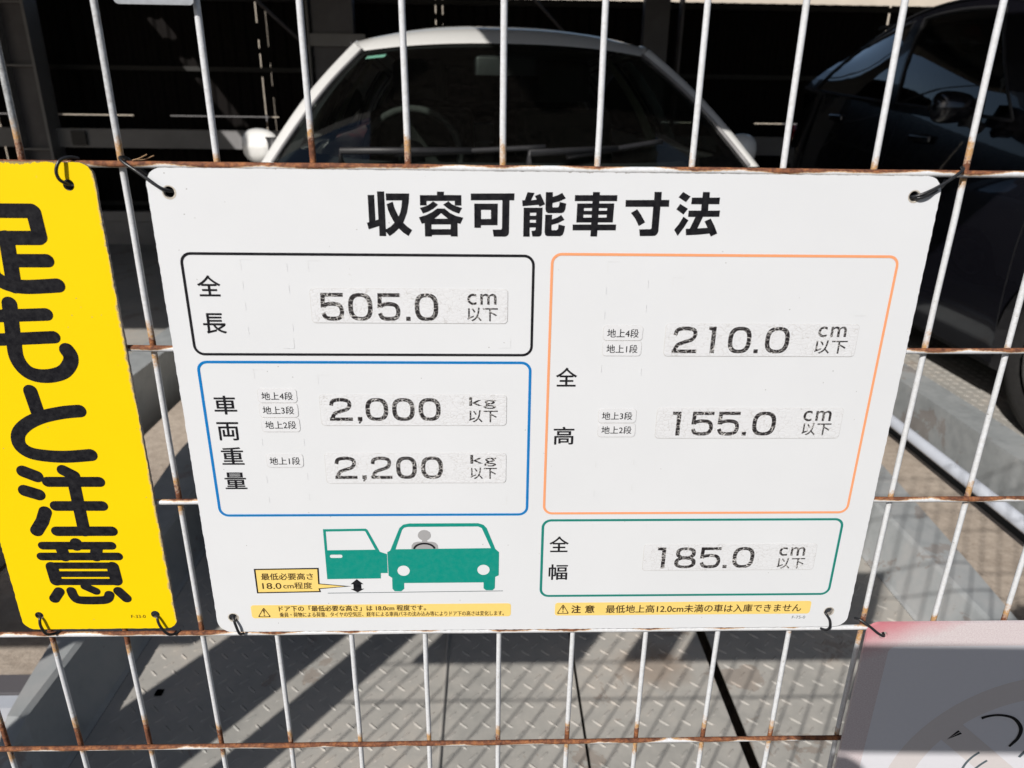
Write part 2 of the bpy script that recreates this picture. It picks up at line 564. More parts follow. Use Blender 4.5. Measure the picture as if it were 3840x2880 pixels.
M['interior'] = plain('grey_interior', (0.045, 0.045, 0.043), 0.8, 0, 0.2, 60.0)
M['seat'] = plain('seat_cloth', (0.055, 0.055, 0.052), 0.95, 0, 0.2, 200.0, 0.3)
M['lit_lining'] = plain('window_lit_lining', (0.42, 0.44, 0.38), 0.7, 0, 0.05, 20.0)  # pale green painted in for light from the door windows
M['red_lens'] = plain('red_lamp_lens', (0.30, 0.01, 0.015), 0.1, 0, 0.1, 20.0, 0, 0.8)
M['clear_lens'] = plain('clear_lamp_lens', (0.55, 0.57, 0.60), 0.08, 0.3, 0.1, 20.0, 0, 1.0)
M['mirror'] = plain('mirror_glass', (0.8, 0.8, 0.8), 0.02, 1.0, 0.01, 5.0)
M['plate'] = plain('number_plate', (0.72, 0.72, 0.70), 0.5, 0, 0.03, 30.0)
M['mint'] = plain('mint_sticker', (0.36, 0.66, 0.56), 0.5, 0, 0.05, 60.0)

def glass(name, tint, gloss=1.0, dust=0.0):
    k = N(name)
    t = k.t
    t.nodes.remove(k.p)
    tr = k.n('BsdfTransparent', Color=tint)
    gl = k.n('BsdfGlossy', Roughness=0.015, Color=(1, 1, 1))
    fr = k.n('Fresnel', IOR=1.52)
    mx = k.n('MixShader')
    k.set(mx.inputs[0], k.math('MULTIPLY', fr.outputs[0], gloss, True))
    k.set(mx.inputs[1], tr.outputs[0])
    k.set(mx.inputs[2], gl.outputs[0])
    last = mx.outputs[0]
    if dust:
        df = k.n('BsdfDiffuse', Color=(0.55, 0.50, 0.45))
        m2 = k.n('MixShader')
        f = k.math('MULTIPLY', k.math('SUBTRACT', k.noise(55.0, 6.0, 0.7), 0.35), dust, True)
        k.set(m2.inputs[0], f)
        k.set(m2.inputs[1], last)
        k.set(m2.inputs[2], df.outputs[0])
        last = m2.outputs[0]
    k.set(k.out.inputs['Surface'], last)
    return k.m
M['windscreen'] = glass('windscreen_glass', (0.70, 0.78, 0.74), 1.0, 0.02)
M['side_glass'] = glass('side_glass', (0.40, 0.45, 0.43), 2.0, 0.01)
M['privacy_glass'] = glass('dark_glass', (0.05, 0.052, 0.056), 2.0, 0.01)
M['skin'] = plain('skin', (0.50, 0.30, 0.22), 0.5, 0, 0.06, 40.0)
M['jacket'] = plain('navy_jacket', (0.03, 0.035, 0.05), 0.9, 0, 0.2, 60.0)
M['trousers'] = plain('grey_trousers', (0.07, 0.07, 0.075), 0.9, 0, 0.2, 60.0)
M['hair'] = plain('black_hair', (0.012, 0.010, 0.009), 0.5, 0, 0.3, 300.0)
M['phone'] = plain('phone_shell', (0.03, 0.03, 0.032), 0.3, 0, 0.1, 20.0)
M['tag_plastic'] = plain('grey_plastic_tag', (0.34, 0.36, 0.39), 0.25, 0, 0.12, 300.0)
# outlines measured on the boards, millimetres from the left end of the top wire
TITLE = [
 [[[(233.5,-11.8),(237.2,-11.8),(237.2,-35.1),(233.6,-35.1),(233.7,-29.8),(228.1,-31.6),(227.3,-28.1),(228.5,-27.8),(228.5,-13.7),(231.9,-13.6),(231.9,-26.8),(233.5,-26.4)]],[[(238.0,-12.8),(250.3,-12.7),(249.9,-17.3),(248.8,-22.6),(247.6,-25.6),(246.6,-27.9),(248.5,-29.8),(251.2,-31.8),(249.1,-35.0),(246.3,-33.1),(244.1,-31.0),(241.6,-33.3),(239.0,-35.1),(237.2,-32.8),(237.2,-31.5),(239.7,-30.1),(241.9,-28.0),(240.1,-24.6),(238.9,-21.5),(238.2,-18.3),(241.5,-17.0),(242.2,-20.0),(243.3,-22.6),(244.3,-24.7),(245.2,-22.6),(245.9,-20.0),(246.4,-16.3),(238.0,-16.4)]]],
 [[[(255.9,-13.5),(264.9,-13.4),(264.9,-11.6),(268.6,-11.6),(268.5,-13.3),(277.7,-13.3),(277.7,-18.7),(274.2,-18.7),(274.2,-16.3),(259.3,-16.5),(259.3,-18.8),(255.8,-18.8)]],[[(262.7,-16.6),(265.4,-18.3),(262.9,-20.4),(260.1,-22.0),(257.2,-23.0),(255.7,-20.1),(259.1,-19.1),(261.2,-17.9)]],[[(270.9,-16.5),(268.0,-18.3),(270.5,-20.3),(273.2,-21.8),(276.4,-22.9),(278.0,-19.9),(274.8,-19.0),(272.5,-17.9)]],[[(264.8,-20.3),(268.8,-20.3),(271.6,-22.6),(274.7,-24.1),(278.6,-25.0),(277.0,-28.3),(275.5,-27.9),(275.5,-35.0),(271.8,-35.0),(271.8,-34.2),(261.7,-34.3),(261.6,-35.1),(258.0,-35.1),(258.0,-28.0),(256.4,-28.4),(255.0,-25.0),(258.9,-23.8),(262.0,-22.3)],[(266.8,-22.7),(270.4,-25.6),(263.2,-25.7)],[(261.6,-28.7),(271.9,-28.6),(271.8,-31.1),(261.5,-31.2)]]],
 [[[(282.7,-12.4),(305.8,-12.1),(305.7,-15.7),(303.2,-15.7),(303.1,-32.6),(302.8,-33.8),(302.0,-34.6),(301.0,-34.9),(294.9,-34.9),(294.3,-31.2),(298.8,-31.1),(299.3,-30.7),(299.4,-15.7),(282.7,-15.9)]],[[(284.5,-17.6),(297.0,-17.5),(296.9,-28.8),(288.0,-28.9),(288.0,-30.3),(284.5,-30.3)],[(288.1,-20.8),(293.4,-20.8),(293.4,-25.5),(288.1,-25.6)]]],
 [[[(312.7,-11.4),(316.4,-11.8),(314.6,-15.6),(317.6,-15.2),(316.6,-13.3),(319.5,-12.2),(322.2,-17.6),(319.2,-18.9),(318.7,-17.9),(310.2,-18.7),(309.9,-15.7),(311.3,-15.5)]],[[(310.8,-19.5),(320.9,-19.4),(320.8,-33.0),(320.4,-34.1),(319.4,-34.7),(315.8,-34.7),(315.2,-31.7),(316.9,-31.5),(317.4,-30.9),(317.4,-29.8),(314.2,-29.9),(314.3,-34.8),(310.8,-34.8)],[(314.2,-22.1),(317.6,-22.0),(317.5,-23.6),(314.2,-23.7)],[(314.2,-25.8),(317.5,-25.8),(317.5,-27.3),(314.2,-27.3)]],[[(322.4,-11.3),(326.1,-11.3),(326.1,-13.7),(328.8,-12.8),(331.1,-11.6),(333.1,-14.4),(329.7,-16.0),(326.1,-16.9),(326.1,-18.9),(326.4,-19.2),(329.1,-19.1),(329.6,-18.4),(329.9,-16.3),(333.4,-17.1),(333.0,-20.1),(332.3,-21.6),(331.1,-22.1),(323.8,-22.2),(322.8,-21.5),(322.4,-20.0)]],[[(322.4,-23.1),(326.1,-23.0),(326.0,-25.5),(328.7,-24.5),(331.0,-23.1),(332.8,-25.6),(329.4,-27.4),(325.9,-28.4),(326.0,-30.9),(326.4,-31.2),(328.7,-31.2),(329.5,-30.5),(329.7,-28.1),(333.2,-28.9),(332.8,-31.8),(332.1,-33.7),(330.8,-34.4),(323.7,-34.4),(322.7,-33.8),(322.3,-32.3)]]],
 [[[(337.9,-12.7),(360.5,-12.5),(360.5,-15.6),(337.9,-15.8)]],[[(339.3,-17.0),(359.1,-16.8),(358.9,-26.8),(339.2,-27.0)],[(343.0,-19.4),(347.3,-19.3),(347.3,-20.8),(343.0,-20.8)],[(351.0,-19.3),(355.5,-19.3),(355.4,-20.6),(351.0,-20.7)],[(342.9,-22.8),(347.3,-22.8),(347.3,-24.3),(342.9,-24.4)],[(350.9,-22.8),(355.4,-22.7),(355.4,-24.2),(350.9,-24.3)]],[[(337.3,-28.1),(360.8,-27.9),(360.8,-31.0),(337.4,-31.2)]],[[(347.4,-11.0),(351.1,-11.0),(350.8,-34.4),(347.2,-34.4)]]],
 [[[(380.2,-10.6),(384.1,-10.6),(384.2,-14.7),(388.5,-14.7),(388.6,-18.3),(384.0,-18.3),(384.0,-31.4),(383.4,-32.9),(382.5,-33.7),(381.1,-33.9),(374.1,-34.0),(373.5,-30.4),(379.7,-30.2),(380.1,-29.8),(380.1,-18.4),(365.2,-18.5),(365.1,-15.0),(380.3,-14.8)]],[[(371.6,-19.7),(373.9,-22.6),(376.4,-26.6),(373.1,-28.6),(371.0,-24.9),(368.4,-21.7)]]],
 [[[(395.5,-10.5),(399.7,-12.8),(397.5,-15.8),(393.3,-13.3)]],[[(394.5,-16.7),(398.9,-19.2),(396.8,-22.3),(392.7,-19.6)]],[[(396.9,-23.4),(399.8,-25.3),(397.7,-29.2),(394.7,-33.7),(392.5,-30.5),(394.8,-27.4)]],[[(406.1,-10.4),(409.8,-10.4),(410.0,-13.3),(415.6,-13.2),(415.6,-16.7),(409.8,-16.7),(409.9,-20.1),(416.4,-20.0),(416.3,-23.3),(407.5,-23.4),(405.1,-29.6),(410.6,-29.2),(408.6,-25.8),(411.8,-24.3),(414.2,-28.0),(416.3,-32.2),(412.9,-33.9),(412.0,-32.3),(405.6,-33.0),(399.2,-33.3),(398.8,-29.9),(401.0,-29.7),(403.4,-23.5),(399.4,-23.5),(399.4,-20.2),(406.1,-20.1),(406.0,-16.8),(400.4,-16.8),(400.5,-13.4),(406.1,-13.3)]]],
]
STROKES = [(10.2, [(19.5, -23.6), (53.4, -23.5)]),
 (10.6, [(54.0, -24.2), (54.4, -36.9)]),
 (10.2, [(53.6, -37.6), (19.5, -37.8)]),
 (11, [(36.9, -37.7),
 (35.0, -63.7)]),
 (9.8, [(38.1, -49.8),
 (55.6, -49.7)]),
 (10.6, [(25.4, -52.2),
 (26.0, -58.4),
 (31.8, -62.6),
 (41.0, -64.1),
 (58.3, -63.2)]),
 (11.3, [(30.2, -73.7),
 (27.7, -94.7),
 (27.0, -104.6),
 (29.7, -111.5),
 (34.6, -115.0),
 (42.4, -115.7),
 (50.7, -113.4),
 (55.7, -108.3),
 (57.0, -103.7),
 (55.6, -100.1)]),
 (9.8, [(17.9, -80.7),
 (48.7, -79.5)]),
 (9.8, [(14.6, -94.4),
 (50.0, -92.6)]),
 (9.5, [(30.1, -125.0),
 (31.3, -138.0)]),
 (9.5, [(55.2, -137.3),
 (45.4, -138.3),
 (32.9, -141.2),
 (23.2, -145.9),
 (17.2, -152.1),
 (16.5, -159.2),
 (21.4, -164.2),
 (31.2, -166.3),
 (42.4, -166.8),
 (56.2, -165.7)]),
 (8.5, [(14.5, -176.5),
 (21.7, -180.0)]),
 (8.5, [(12.5, -189.5),
 (20.2, -192.4)]),
 (8.5, [(21.5, -204.3),
 (18.3, -211.1),
 (13.5, -217.7)]),
 (7.6, [(37.9, -175.7),
 (43.8, -179.5)]),
 (7.4, [(27.4, -183.6),
 (57.8, -183.7)]),
 (7.4, [(28.6, -200.2),
 (56.5, -200.3)]),
 (7.4, [(25.6, -218.1),
 (59.1, -218.2)]),
 (8, [(42.7, -182.7),
 (42.2, -218.2)]),
 (7.6, [(35.5, -226.8),
 (35.2, -228.7)]),
 (5.9, [(14.8, -228.5),
 (56.9, -228.8)]),
 (5.9, [(12.3, -236.4),
 (59.6, -236.7)]),
 (7.5, [(25.6, -229.8),
 (26.6, -236.5)]),
 (7.5, [(47.6, -230.0),
 (45.8, -236.6)]),
 (5.0, [(17.4, -243.2),
 (55.5, -243.5)]),
 (4.6, [(17.6, -249.6),
 (55.4, -249.8)]),
 (5.0, [(18.0, -255.5),
 (55.4, -255.8)]),
 (7.8, [(17.1, -244.2),
 (17.5, -254.5)]),
 (7.8, [(54.8, -244.4),
 (55.2, -254.8)]),
 (6.7, [(17.8, -262.8),
 (13.7, -268.3)]),
 (6.3, [(25.5, -262.5),
 (26.3, -266.7),
 (29.4, -269.5),
 (42.7, -269.8),
 (47.2, -268.6),
 (48.9, -265.6)]),
 (5.6, [(34.7, -259.0),
 (40.9, -262.8)]),
 (6.6, [(55.1, -262.8),
 (59.1, -268.4)])]
PICTURE = {
 'callout': [(142.8, -246.6), (183.9, -246.1), (183.5, -258.1), (203.8, -260.4), (183.4, -262.4), (183.9, -264.8), (142.8, -265.4)],
 'arrow': [(207.5, -254.9), (211.6, -258.8), (210.1, -258.8), (210.1, -262.3), (212.0, -262.3), (207.5, -265.1), (203.0, -262.5), (205.0, -262.5), (205.1, -258.8), (203.3, -258.8)],
 'ground': [(188.2, -265.6), (301.8, -264.8)],
 'door': [(188.9, -217.5), (215.4, -217.2), (216.5, -218.0), (223.4, -234.3), (227.8, -236.0), (227.6, -250.4), (223.2, -250.4), (223.0, -254.5), (188.7, -254.8)],
 'doorwin': [(190.5, -219.2), (214.5, -218.9), (215.2, -219.4), (220.6, -232.7), (190.4, -233.0)],
 'doorhandle': [(192.4, -237.4), (198.3, -237.5)],
 'car': [(230.0, -233.4), (236.5, -216.9), (239.0, -214.4), (242.7, -213.6), (285.9, -213.6), (289.1, -214.8), (291.2, -217.2), (296.7, -232.6), (299.1, -235.1), (299.0, -252.7), (296.7, -253.9), (296.5, -262.6), (295.0, -264.3), (290.8, -264.2), (289.2, -262.8), (289.2, -258.1), (237.8, -258.2), (237.7, -262.6), (235.7, -264.6), (231.5, -264.5), (230.1, -262.5), (230.3, -254.1), (228.1, -252.4), (228.1, -234.6)],
 'carwin': [(233.4, -232.5), (238.1, -218.3), (239.5, -216.6), (241.8, -216.1), (285.8, -216.0), (288.1, -217.2), (293.9, -232.0)],
 'lamp1': [(237.8, -248.7), (233.9, -248.6), (241.8, -248.7)],
 'lamp2': [(289.1, -248.4), (285.1, -248.3), (293.1, -248.4)],
 'head': [(251.9, -222.4), (247.8, -222.4)],
 'steer': [(251.5, -231.9), (244.9, -232.0)],
 'body': [(243.5, -232.3), (243.8, -228.9), (245.9, -227.0), (258.2, -227.1), (260.2, -229.0), (260.3, -232.2)],
}

# ================================================================== ground and the steel lanes
GZ = -1.116          # tread plate level
def ground():
    g = G()
    g.add([(-60, 0.12, -1.30), (60, 0.12, -1.30), (60, 60, -1.30), (-60, 60, -1.30)], [(0, 1, 2, 3)])
    g.obj('concrete_ground', M['concrete'])['kind'] = 'structure'
    g = G()
    g.add([(-60, -60, -1.15), (60, -60, -1.15), (60, 0.10, -1.15), (-60, 0.10, -1.15)], [(0, 1, 2, 3)])
    g.add([(-60, 0.10, -1.15), (60, 0.10, -1.15), (60, 0.10, -1.45), (-60, 0.10, -1.45)], [(3, 2, 1, 0)])
    g.obj('street', M['asphalt'])['kind'] = 'structure'
ground()

def lozenges(x0, x1, y0, y1, z, parent, cx):
    """raised tread pattern: two families of bars at right angles"""
    g = G()
    px, py = 0.0445, 0.0500
    i0, i1 = int((x0 - cx) / px) - 2, int((x1 - cx) / px) + 2
    for i in range(i0, i1):
        for j in range(int(y0 / py), int(y1 / py) + 1):
            for fam in (0, 1):
                x = cx + (i + 0.5 * fam) * px + random.uniform(-.0006, .0006)
                y = (j + 0.5 * fam) * py
                a = R(-42 if fam == 0 else 48)
                L_, W_, H_ = 0.0135, 0.0030, 0.0022 if fam == 0 else 0.0016
                if not (x0 + 0.012 < x < x1 - 0.012 and y0 + .012 < y < y1 - .012):
                    continue
                if math.hypot(x + .39, y - .793) < .02:
                    continue
                if j * py > 3.2:
                    continue
                ca, sa = math.cos(a), math.sin(a)
                def w(u, v, h):
                    return (x + u * ca - v * sa, y + u * sa + v * ca, z + h)
                g.add([w(-L_, 0, 0), w(-L_ * .5, -W_, 0), w(L_ * .5, -W_, 0), w(L_, 0, 0), w(L_ * .5, W_, 0), w(-L_ * .5, W_, 0),
                       w(-L_ * .6, 0, H_), w(L_ * .6, 0, H_)],
                      [(0, 1, 6), (1, 2, 7, 6), (2, 3, 7), (3, 4, 7), (4, 5, 6, 7), (5, 0, 6)])
    return g.obj('tread_pattern', M['lozenge'], parent, kind='stuff')

def lane(cx, label, splits, detail):
    t = thing('parking_pallet', label, 'parking pallet', (cx, 0.3, GZ), 'car pallets of the parking machine')
    def loc(o):
        o.location = (-cx, -0.3, -GZ)
        return o
    Y0, Y1 = 0.22, 5.9
    FOOT, TOPIN, OUT, HR = .90, .96, 1.10, .12
    for k, (a, b) in enumerate(splits):
        g = G()
        g.box(a, b, Y0, Y1, GZ - 0.0045, GZ)
        o = loc(g.obj('tread_plate', M['tread'], t))
        if detail:
            lz = lozenges(a, b, Y0, Y1, GZ, o, cx)
            lz.location = (0, 0, 0)
    if detail:
        g = G()                                  # weld ridge on the first seam
        P = [(0.200, Y0 + .01 + i * 0.07, GZ + 0.002 + random.uniform(0, .0015)) for i in range(60)]
        g.tube(P, 0.004, 6)
        loc(g.obj('weld_seam', M['lozenge'], t, True))
        g = G()                                  # flat dark patch painted for the shade inside a square hole
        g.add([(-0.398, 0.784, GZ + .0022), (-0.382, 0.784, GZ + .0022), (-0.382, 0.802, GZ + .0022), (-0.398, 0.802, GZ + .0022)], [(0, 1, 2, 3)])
        loc(g.obj('hole_shade_patch', M['dark_void'], t))
    for s in (-1, 1):                            # bent-up side rims, flared at the entrance
        rows = []
        for i in range(70):
            y = Y0 + (Y1 - Y0) * (i / 69) ** 1.9
            f = min(max((y - 0.44) / 0.18, 0), 1)
            f = f * f * (3 - 2 * f)
            h = 0.008 + (HR - .008) * f
            q = min(max((y - 0.55) / 1.1, 0), 1)
            o_ = TOPIN + .008 + (OUT - TOPIN - .008) * q ** .75
            rows.append([(cx + s * FOOT, y, GZ), (cx + s * (FOOT + .008), y, GZ + h * .06), (cx + s * (TOPIN - .006), y, GZ + h * .95), (cx + s * (TOPIN + .004), y, GZ + h), (cx + s * o_, y, GZ + h + .002),
                         (cx + s * o_, y, GZ + h - .012), (cx + s * (o_ - .006), y, GZ - .15)])
        g = G()
        g.grid(rows)
        loc(g.obj('side_rim', M['rim'], t, False))
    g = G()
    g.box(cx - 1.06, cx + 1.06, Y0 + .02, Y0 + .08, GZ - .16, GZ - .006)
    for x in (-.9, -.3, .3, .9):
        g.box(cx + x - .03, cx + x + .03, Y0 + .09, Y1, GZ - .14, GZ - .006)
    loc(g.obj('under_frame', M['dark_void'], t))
    return t

lane(0.42, 'steel tread plate pallet under the white car, behind the fence', [(-0.479, 0.1985), (0.2015, 0.478), (0.484, 0.779), (0.801, 1.319)], True)
lane(3.07, 'steel pallet carrying the black car at right', [(2.171, 3.065), (3.07, 3.969)], True)
lane(-2.23, 'empty steel pallet seen between the yellow and white boards', [(-3.129, -2.235), (-2.23, -1.331)], False)

def pipe_rail(x, label):
    t = thing('pipe_rail', label, 'rail', (x, 1.0, -1.30), 'white pipes beside the pallets')
    g = G()
    g.tube([(0, -0.75, 0.255), (0, 4.9, 0.255)], 0.020, 14)
    g.obj('pipe', M['white_pipe'], t, True)
    for y in (-0.6, 1.2, 3.0, 4.7):
        g = G()
        g.box(-.02, .02, y - .02, y + .02, .161, .234)
        g.obj('support', M['dark_void'], t)
    g = G()
    g.box(.065, .125, -.75, 4.9, 0.0, .16)  # dark box added for the black shade between pipe and pallet
    g.obj('dark_gap_strip', M['dark_void'], t)
    return t
pipe_rail(1.79, 'white pipe rail between the two pallets right of the white board')

for x0, x1 in ((1.40, 1.852), (-1.00, -0.55)):
    g = G()
    g.box(x0, x1, 0.14, 12, -1.298, -1.14)
    g.obj('concrete_strip', M['concrete'])['kind'] = 'structure'
t = thing('steel_channel', 'pale steel channel on the concrete below the yellow board', 'steel channel', (-1.1, 0.78, -1.139))
g = G()
g.box(-.9, .50, 0.0, 0.05, 0.0, 0.042)
g.obj('web', M['frame_grey'], t)
g = G()
g.box(-.9, .50, -0.035, -0.002, 0.0, 0.036)
g.obj('foot', M['white_pipe'], t)

# ================================================================== back of the car park
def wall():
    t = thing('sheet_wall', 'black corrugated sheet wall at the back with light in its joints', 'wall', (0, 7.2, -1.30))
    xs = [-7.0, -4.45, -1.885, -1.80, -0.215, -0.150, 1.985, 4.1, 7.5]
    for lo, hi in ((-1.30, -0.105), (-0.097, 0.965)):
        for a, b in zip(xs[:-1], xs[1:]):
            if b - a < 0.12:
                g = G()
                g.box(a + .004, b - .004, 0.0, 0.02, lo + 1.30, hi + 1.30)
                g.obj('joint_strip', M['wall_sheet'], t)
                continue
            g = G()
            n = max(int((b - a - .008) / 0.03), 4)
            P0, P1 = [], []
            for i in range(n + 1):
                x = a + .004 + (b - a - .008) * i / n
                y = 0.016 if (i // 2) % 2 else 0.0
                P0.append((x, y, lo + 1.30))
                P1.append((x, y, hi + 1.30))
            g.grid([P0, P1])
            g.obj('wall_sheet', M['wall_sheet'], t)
    # small blockers added to break the light in the joints into dashes
    g = G()
    x = -6.9
    while x < 7.3:
        w = random.choice((.05, .12, .3, .5, .9, 1.3))
        if random.random() < 0.45:
            g.box(x, x + w * .7, 0.022, 0.03, 1.18, 1.222)
        x += w + random.uniform(.05, .35)
    for x in (-1.885, -1.80, -0.215, -0.150, 1.985):
        z = 1.25
        while z < 2.2:
            h = random.uniform(.03, .16)
            if random.random() < .7:
                g.box(x - .012, x + .012, 0.022, 0.03, z, z + h)
            z += h + random.uniform(.02, .2)
    g.obj('joint_blockers', M['wall_sheet'], t, kind='stuff')
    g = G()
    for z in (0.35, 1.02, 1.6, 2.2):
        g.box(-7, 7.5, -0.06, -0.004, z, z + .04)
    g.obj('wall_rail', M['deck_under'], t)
wall()

def column(x0, x1, y, label, light=False, web=True, z1=1.55):
    w = x1 - x0
    t = thing('steel_column', label, 'column', ((x0 + x1) / 2, y, -1.30), 'steel columns of the parking machine')
    m = M['frame_light'] if light else M['frame_grey']
    g = G()
    H = z1 + 1.30
    if web:
        for s in (-1, 1):
            g2 = G()
            g2.box(s * w / 2 - .012, s * w / 2 + .012, -w * .4, w * .4, 0, H)
            g2.obj('flange', m, t)
        g.box(-w / 2 + .012, w / 2 - .012, -.012, .012, 0, H)
        g.obj('web', M['frame_grey'], t)
        g = G()
        for z in (.9, 1.6, 2.1):
            g.box(-w / 2 + .014, w / 2 - .014, -w * .38, -.014, z, z + .014)
        g.obj('stiffener', m, t)
    else:
        g.box(-w / 2, w / 2, -.06, .06, 0, H)
        g.obj('shaft', m, t)
    return t

column(-3.96, -3.70, 6.75, 'grey steel H column at the back left behind the yellow board', True)
column(-1.262, -0.905, 6.75, 'wide grey column behind the left end of the white car roof', False, False)
column(1.66, 1.88, 6.75, 'dark grey column behind the right end of the white car roof', False, False)
column(-1.30, -1.285, 6.7, 'thin post beside the wide column behind the white car', True, False)
column(1.975, 1.995, 6.7, 'thin post right of the white car roof', False, False)
for x, l in ((-0.99, 'front steel post left of the white car, beyond the board'), (1.81, 'front steel post between the two cars'), (4.6, 'front steel post right of the black car'), (-3.8, 'front steel post at the far left lane')):
    column(x - .05, x + .05, 0.95, l, False, False)

t = thing('cross_beam', 'grey horizontal steel beam low along the back wall', 'beam', (0, 6.85, -0.38))
g = G()
g.box(-7, 7, -.08, -.06, 0, .165)
g.box(-7, 7, -.06, .06, .150, .165)
g.box(-7, 7, -.06, .06, 0, .015)
g.obj('beam', M['frame_light'], t)
g = G()
g.box(-3.55, -3.42, -.11, -.083, .02, .15)
g.obj('bracket', M['trim'], t)
t = thing('sill_beam', 'pale sill beam at the foot of the back wall', 'beam', (0, 6.6, -1.30))
g = G()
g.box(-7, 7, 0, .1, .27, .36)
g.box(-7, 7, .02, .08, .0, .265)
g.obj('beam', M['frame_light'], t)

def rod(p0, p1, r, label):
    t = thing('brace_rod', label, 'brace', p0, 'diagonal brace rods')
    g = G()
    g.tube([(0, 0, 0), Vector(p1) - Vector(p0)], r, 8)
    g.obj('rod', M['frame_grey'], t, True)
rod((-2.55, 6.95, 1.55), (-1.05, 6.95, 0.22), .016, 'thin diagonal rod left of the wide column')
rod((0.05, 6.95, 1.55), (1.65, 6.95, 0.02), .014, 'thin diagonal rod above the white car roof')
t = thing('strut', 'short horizontal strut at the far left of the back wall', 'strut', (-4.9, 6.7, 0.43))
g = G()
g.box(-1.2, 0.93, -.03, .03, 0, .07)
g.obj('bar', M['frame_grey'], t)
t = thing('strut', 'short crossbar beside the wide column behind the white car', 'strut', (-1.2, 6.66, 0.50))
g = G()
g.box(-.08, .4, -.02, .02, 0, .10)
g.obj('bar', M['frame_light'], t)

# upper decks: unseen, placed and cut so only a few strips get sun
for x0, x1, l in ((-6.6, -3.85, 'unseen raised pallet added to shade the far left lane'), (-3.80, -1.90, 'unseen raised pallet placed to shade the left lane'), (-0.58, 1.56, 'unseen raised pallet placed to shade the white car'), (2.06, 4.36, 'unseen raised pallet placed to shade the black car')):
    t = thing('shade_pallet', l, 'parking pallet', ((x0 + x1) / 2, 3.0, 1.50), 'unseen upper pallets shading the lanes')
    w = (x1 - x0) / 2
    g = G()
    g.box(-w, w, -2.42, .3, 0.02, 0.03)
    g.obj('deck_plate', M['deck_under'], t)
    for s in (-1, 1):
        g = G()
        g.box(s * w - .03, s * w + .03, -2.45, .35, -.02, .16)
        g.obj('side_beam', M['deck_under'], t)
t = thing('shade_deck', 'unseen dark deck added to shade the back of the parking lanes', 'deck', (0, 5.3, 1.66))
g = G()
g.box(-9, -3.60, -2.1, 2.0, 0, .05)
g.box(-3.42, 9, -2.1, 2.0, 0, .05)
for y0, y1 in ((-2.1, -.78), (-0.54, -0.12), (0.57, 0.70), (0.93, 2.0)):  # slot left open in places to throw sun patches on the wall
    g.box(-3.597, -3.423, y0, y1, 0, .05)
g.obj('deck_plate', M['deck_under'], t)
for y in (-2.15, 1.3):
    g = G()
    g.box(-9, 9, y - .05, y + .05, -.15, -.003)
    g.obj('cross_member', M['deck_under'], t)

# side walls of the car park and the building behind
for x, l in ((-7.1, 'black side wall of the car park, far left'), (7.6, 'black side wall of the car park, far right')):
    t = thing('side_wall', l, 'wall', (x, 4.7, -1.30))
    g = G()
    g.box(-.03, .03, -1.2, 2.5, 0, 3.0)
    g.obj('wall_panel', M['wall_sheet'], t)
t = thing('building', 'sunlit beige building beyond the back wall', 'building', (1.0, 10.6, -1.30))
g = G()
g.box(-14, 14, 0, 6, 0, 2.95)
g.obj('wall', M['beige_wall'], t)
for i in range(8):
    g = G()
    g.box(-10.9 + 2.9 * i, -9.7 + 2.9 * i, -.03, -.004, 1.2, 2.35)
    o = g.obj('window', M['privacy_glass'], t)
    g = G()
    g.box(-11.0 + 2.9 * i, -9.6 + 2.9 * i, -.08, -.005, 1.08, 1.17)
    g.obj('sill', M['frame_light'], o)

# ================================================================== wire fence
fence = thing('wire_fence', 'rusty white wire mesh fence across the whole view', 'fence', (0, 0, 0))
ROWS = [0.1 * k for k in range(-10, 6) if k != 1]
ROWS = [z for z in ROWS if z <= 0.001 or z > 0.15]
Z0, Z1 = -1.02, 0.52
X0, X1 = -0.535, 1.70
for i in range(-10, 34):
    x = 0.05 * i
    j = random.uniform(-.0007, .0007)
    n = 34
    pts = [(x + j + random.uniform(-.00022, .00022), random.uniform(-.00015, .00015), Z0 + (Z1 - Z0) * k / n) for k in range(n + 1)]
    g = G()
    g.tube(pts, 0.00172, 12, True, [0.00172 + random.uniform(-.00006, .00006) for _ in pts])
    g.obj('upright_wire', M['wire_v'], fence, True)
for z in ROWS:
    n = 90
    j = random.uniform(-.0004, .0004)
    pts = [(X0 + (X1 - X0) * k / n, -0.0032 + random.uniform(-.0001, .0001), z + j + random.uniform(-.00018, .00018)) for k in range(n + 1)]
    g = G()
    g.tube(pts, 0.0018, 12, True, [0.0018 + random.uniform(-.00008, .00008) for _ in pts])
    g.obj('level_wire', M['wire_h'], fence, True)
for x in (X0 - .008, X1 + .008):
    g = G()
    g.tube([(x, -.001, -1.15), (x, -.001, .56)], .008, 10)
    g.obj('end_bar', M['wire_v'], fence, True)

def fence_post(x, label):
    t = thing('fence_post', label, 'post', (x, 0, -1.15), 'posts of the wire fence')
    g = G()
    g.box(-.030, .030, -.024, .024, 0, 2.75)
    g.obj('post', M['frame_light'], t, bevel=.004)
    g = G()
    g.box(-.036, .036, -.030, .030, 2.752, 2.77)
    g.obj('cap', M['trim'], t)
fence_post(-0.590, 'grey fence post at the left end of the wire fence')
fence_post(1.80, 'grey fence post at the right end of the wire fence')
t = thing('shade_cabinet', 'unseen grey cabinet shaped to cast the broad floor shadow, left of the fence', 'cabinet', (-0.8275, 0.0, -1.15))  # out of view; width and height set by the shadow it throws
g = G()
g.box(-.121, .121, -.024, .024, 0.0, 1.90)
g.obj('cabinet', M['frame_light'], t, bevel=.004)
g = G()
g.box(-.102, .102, -.0275, -.0245, .9, 1.7)
g.obj('door', M['frame_grey'], t)

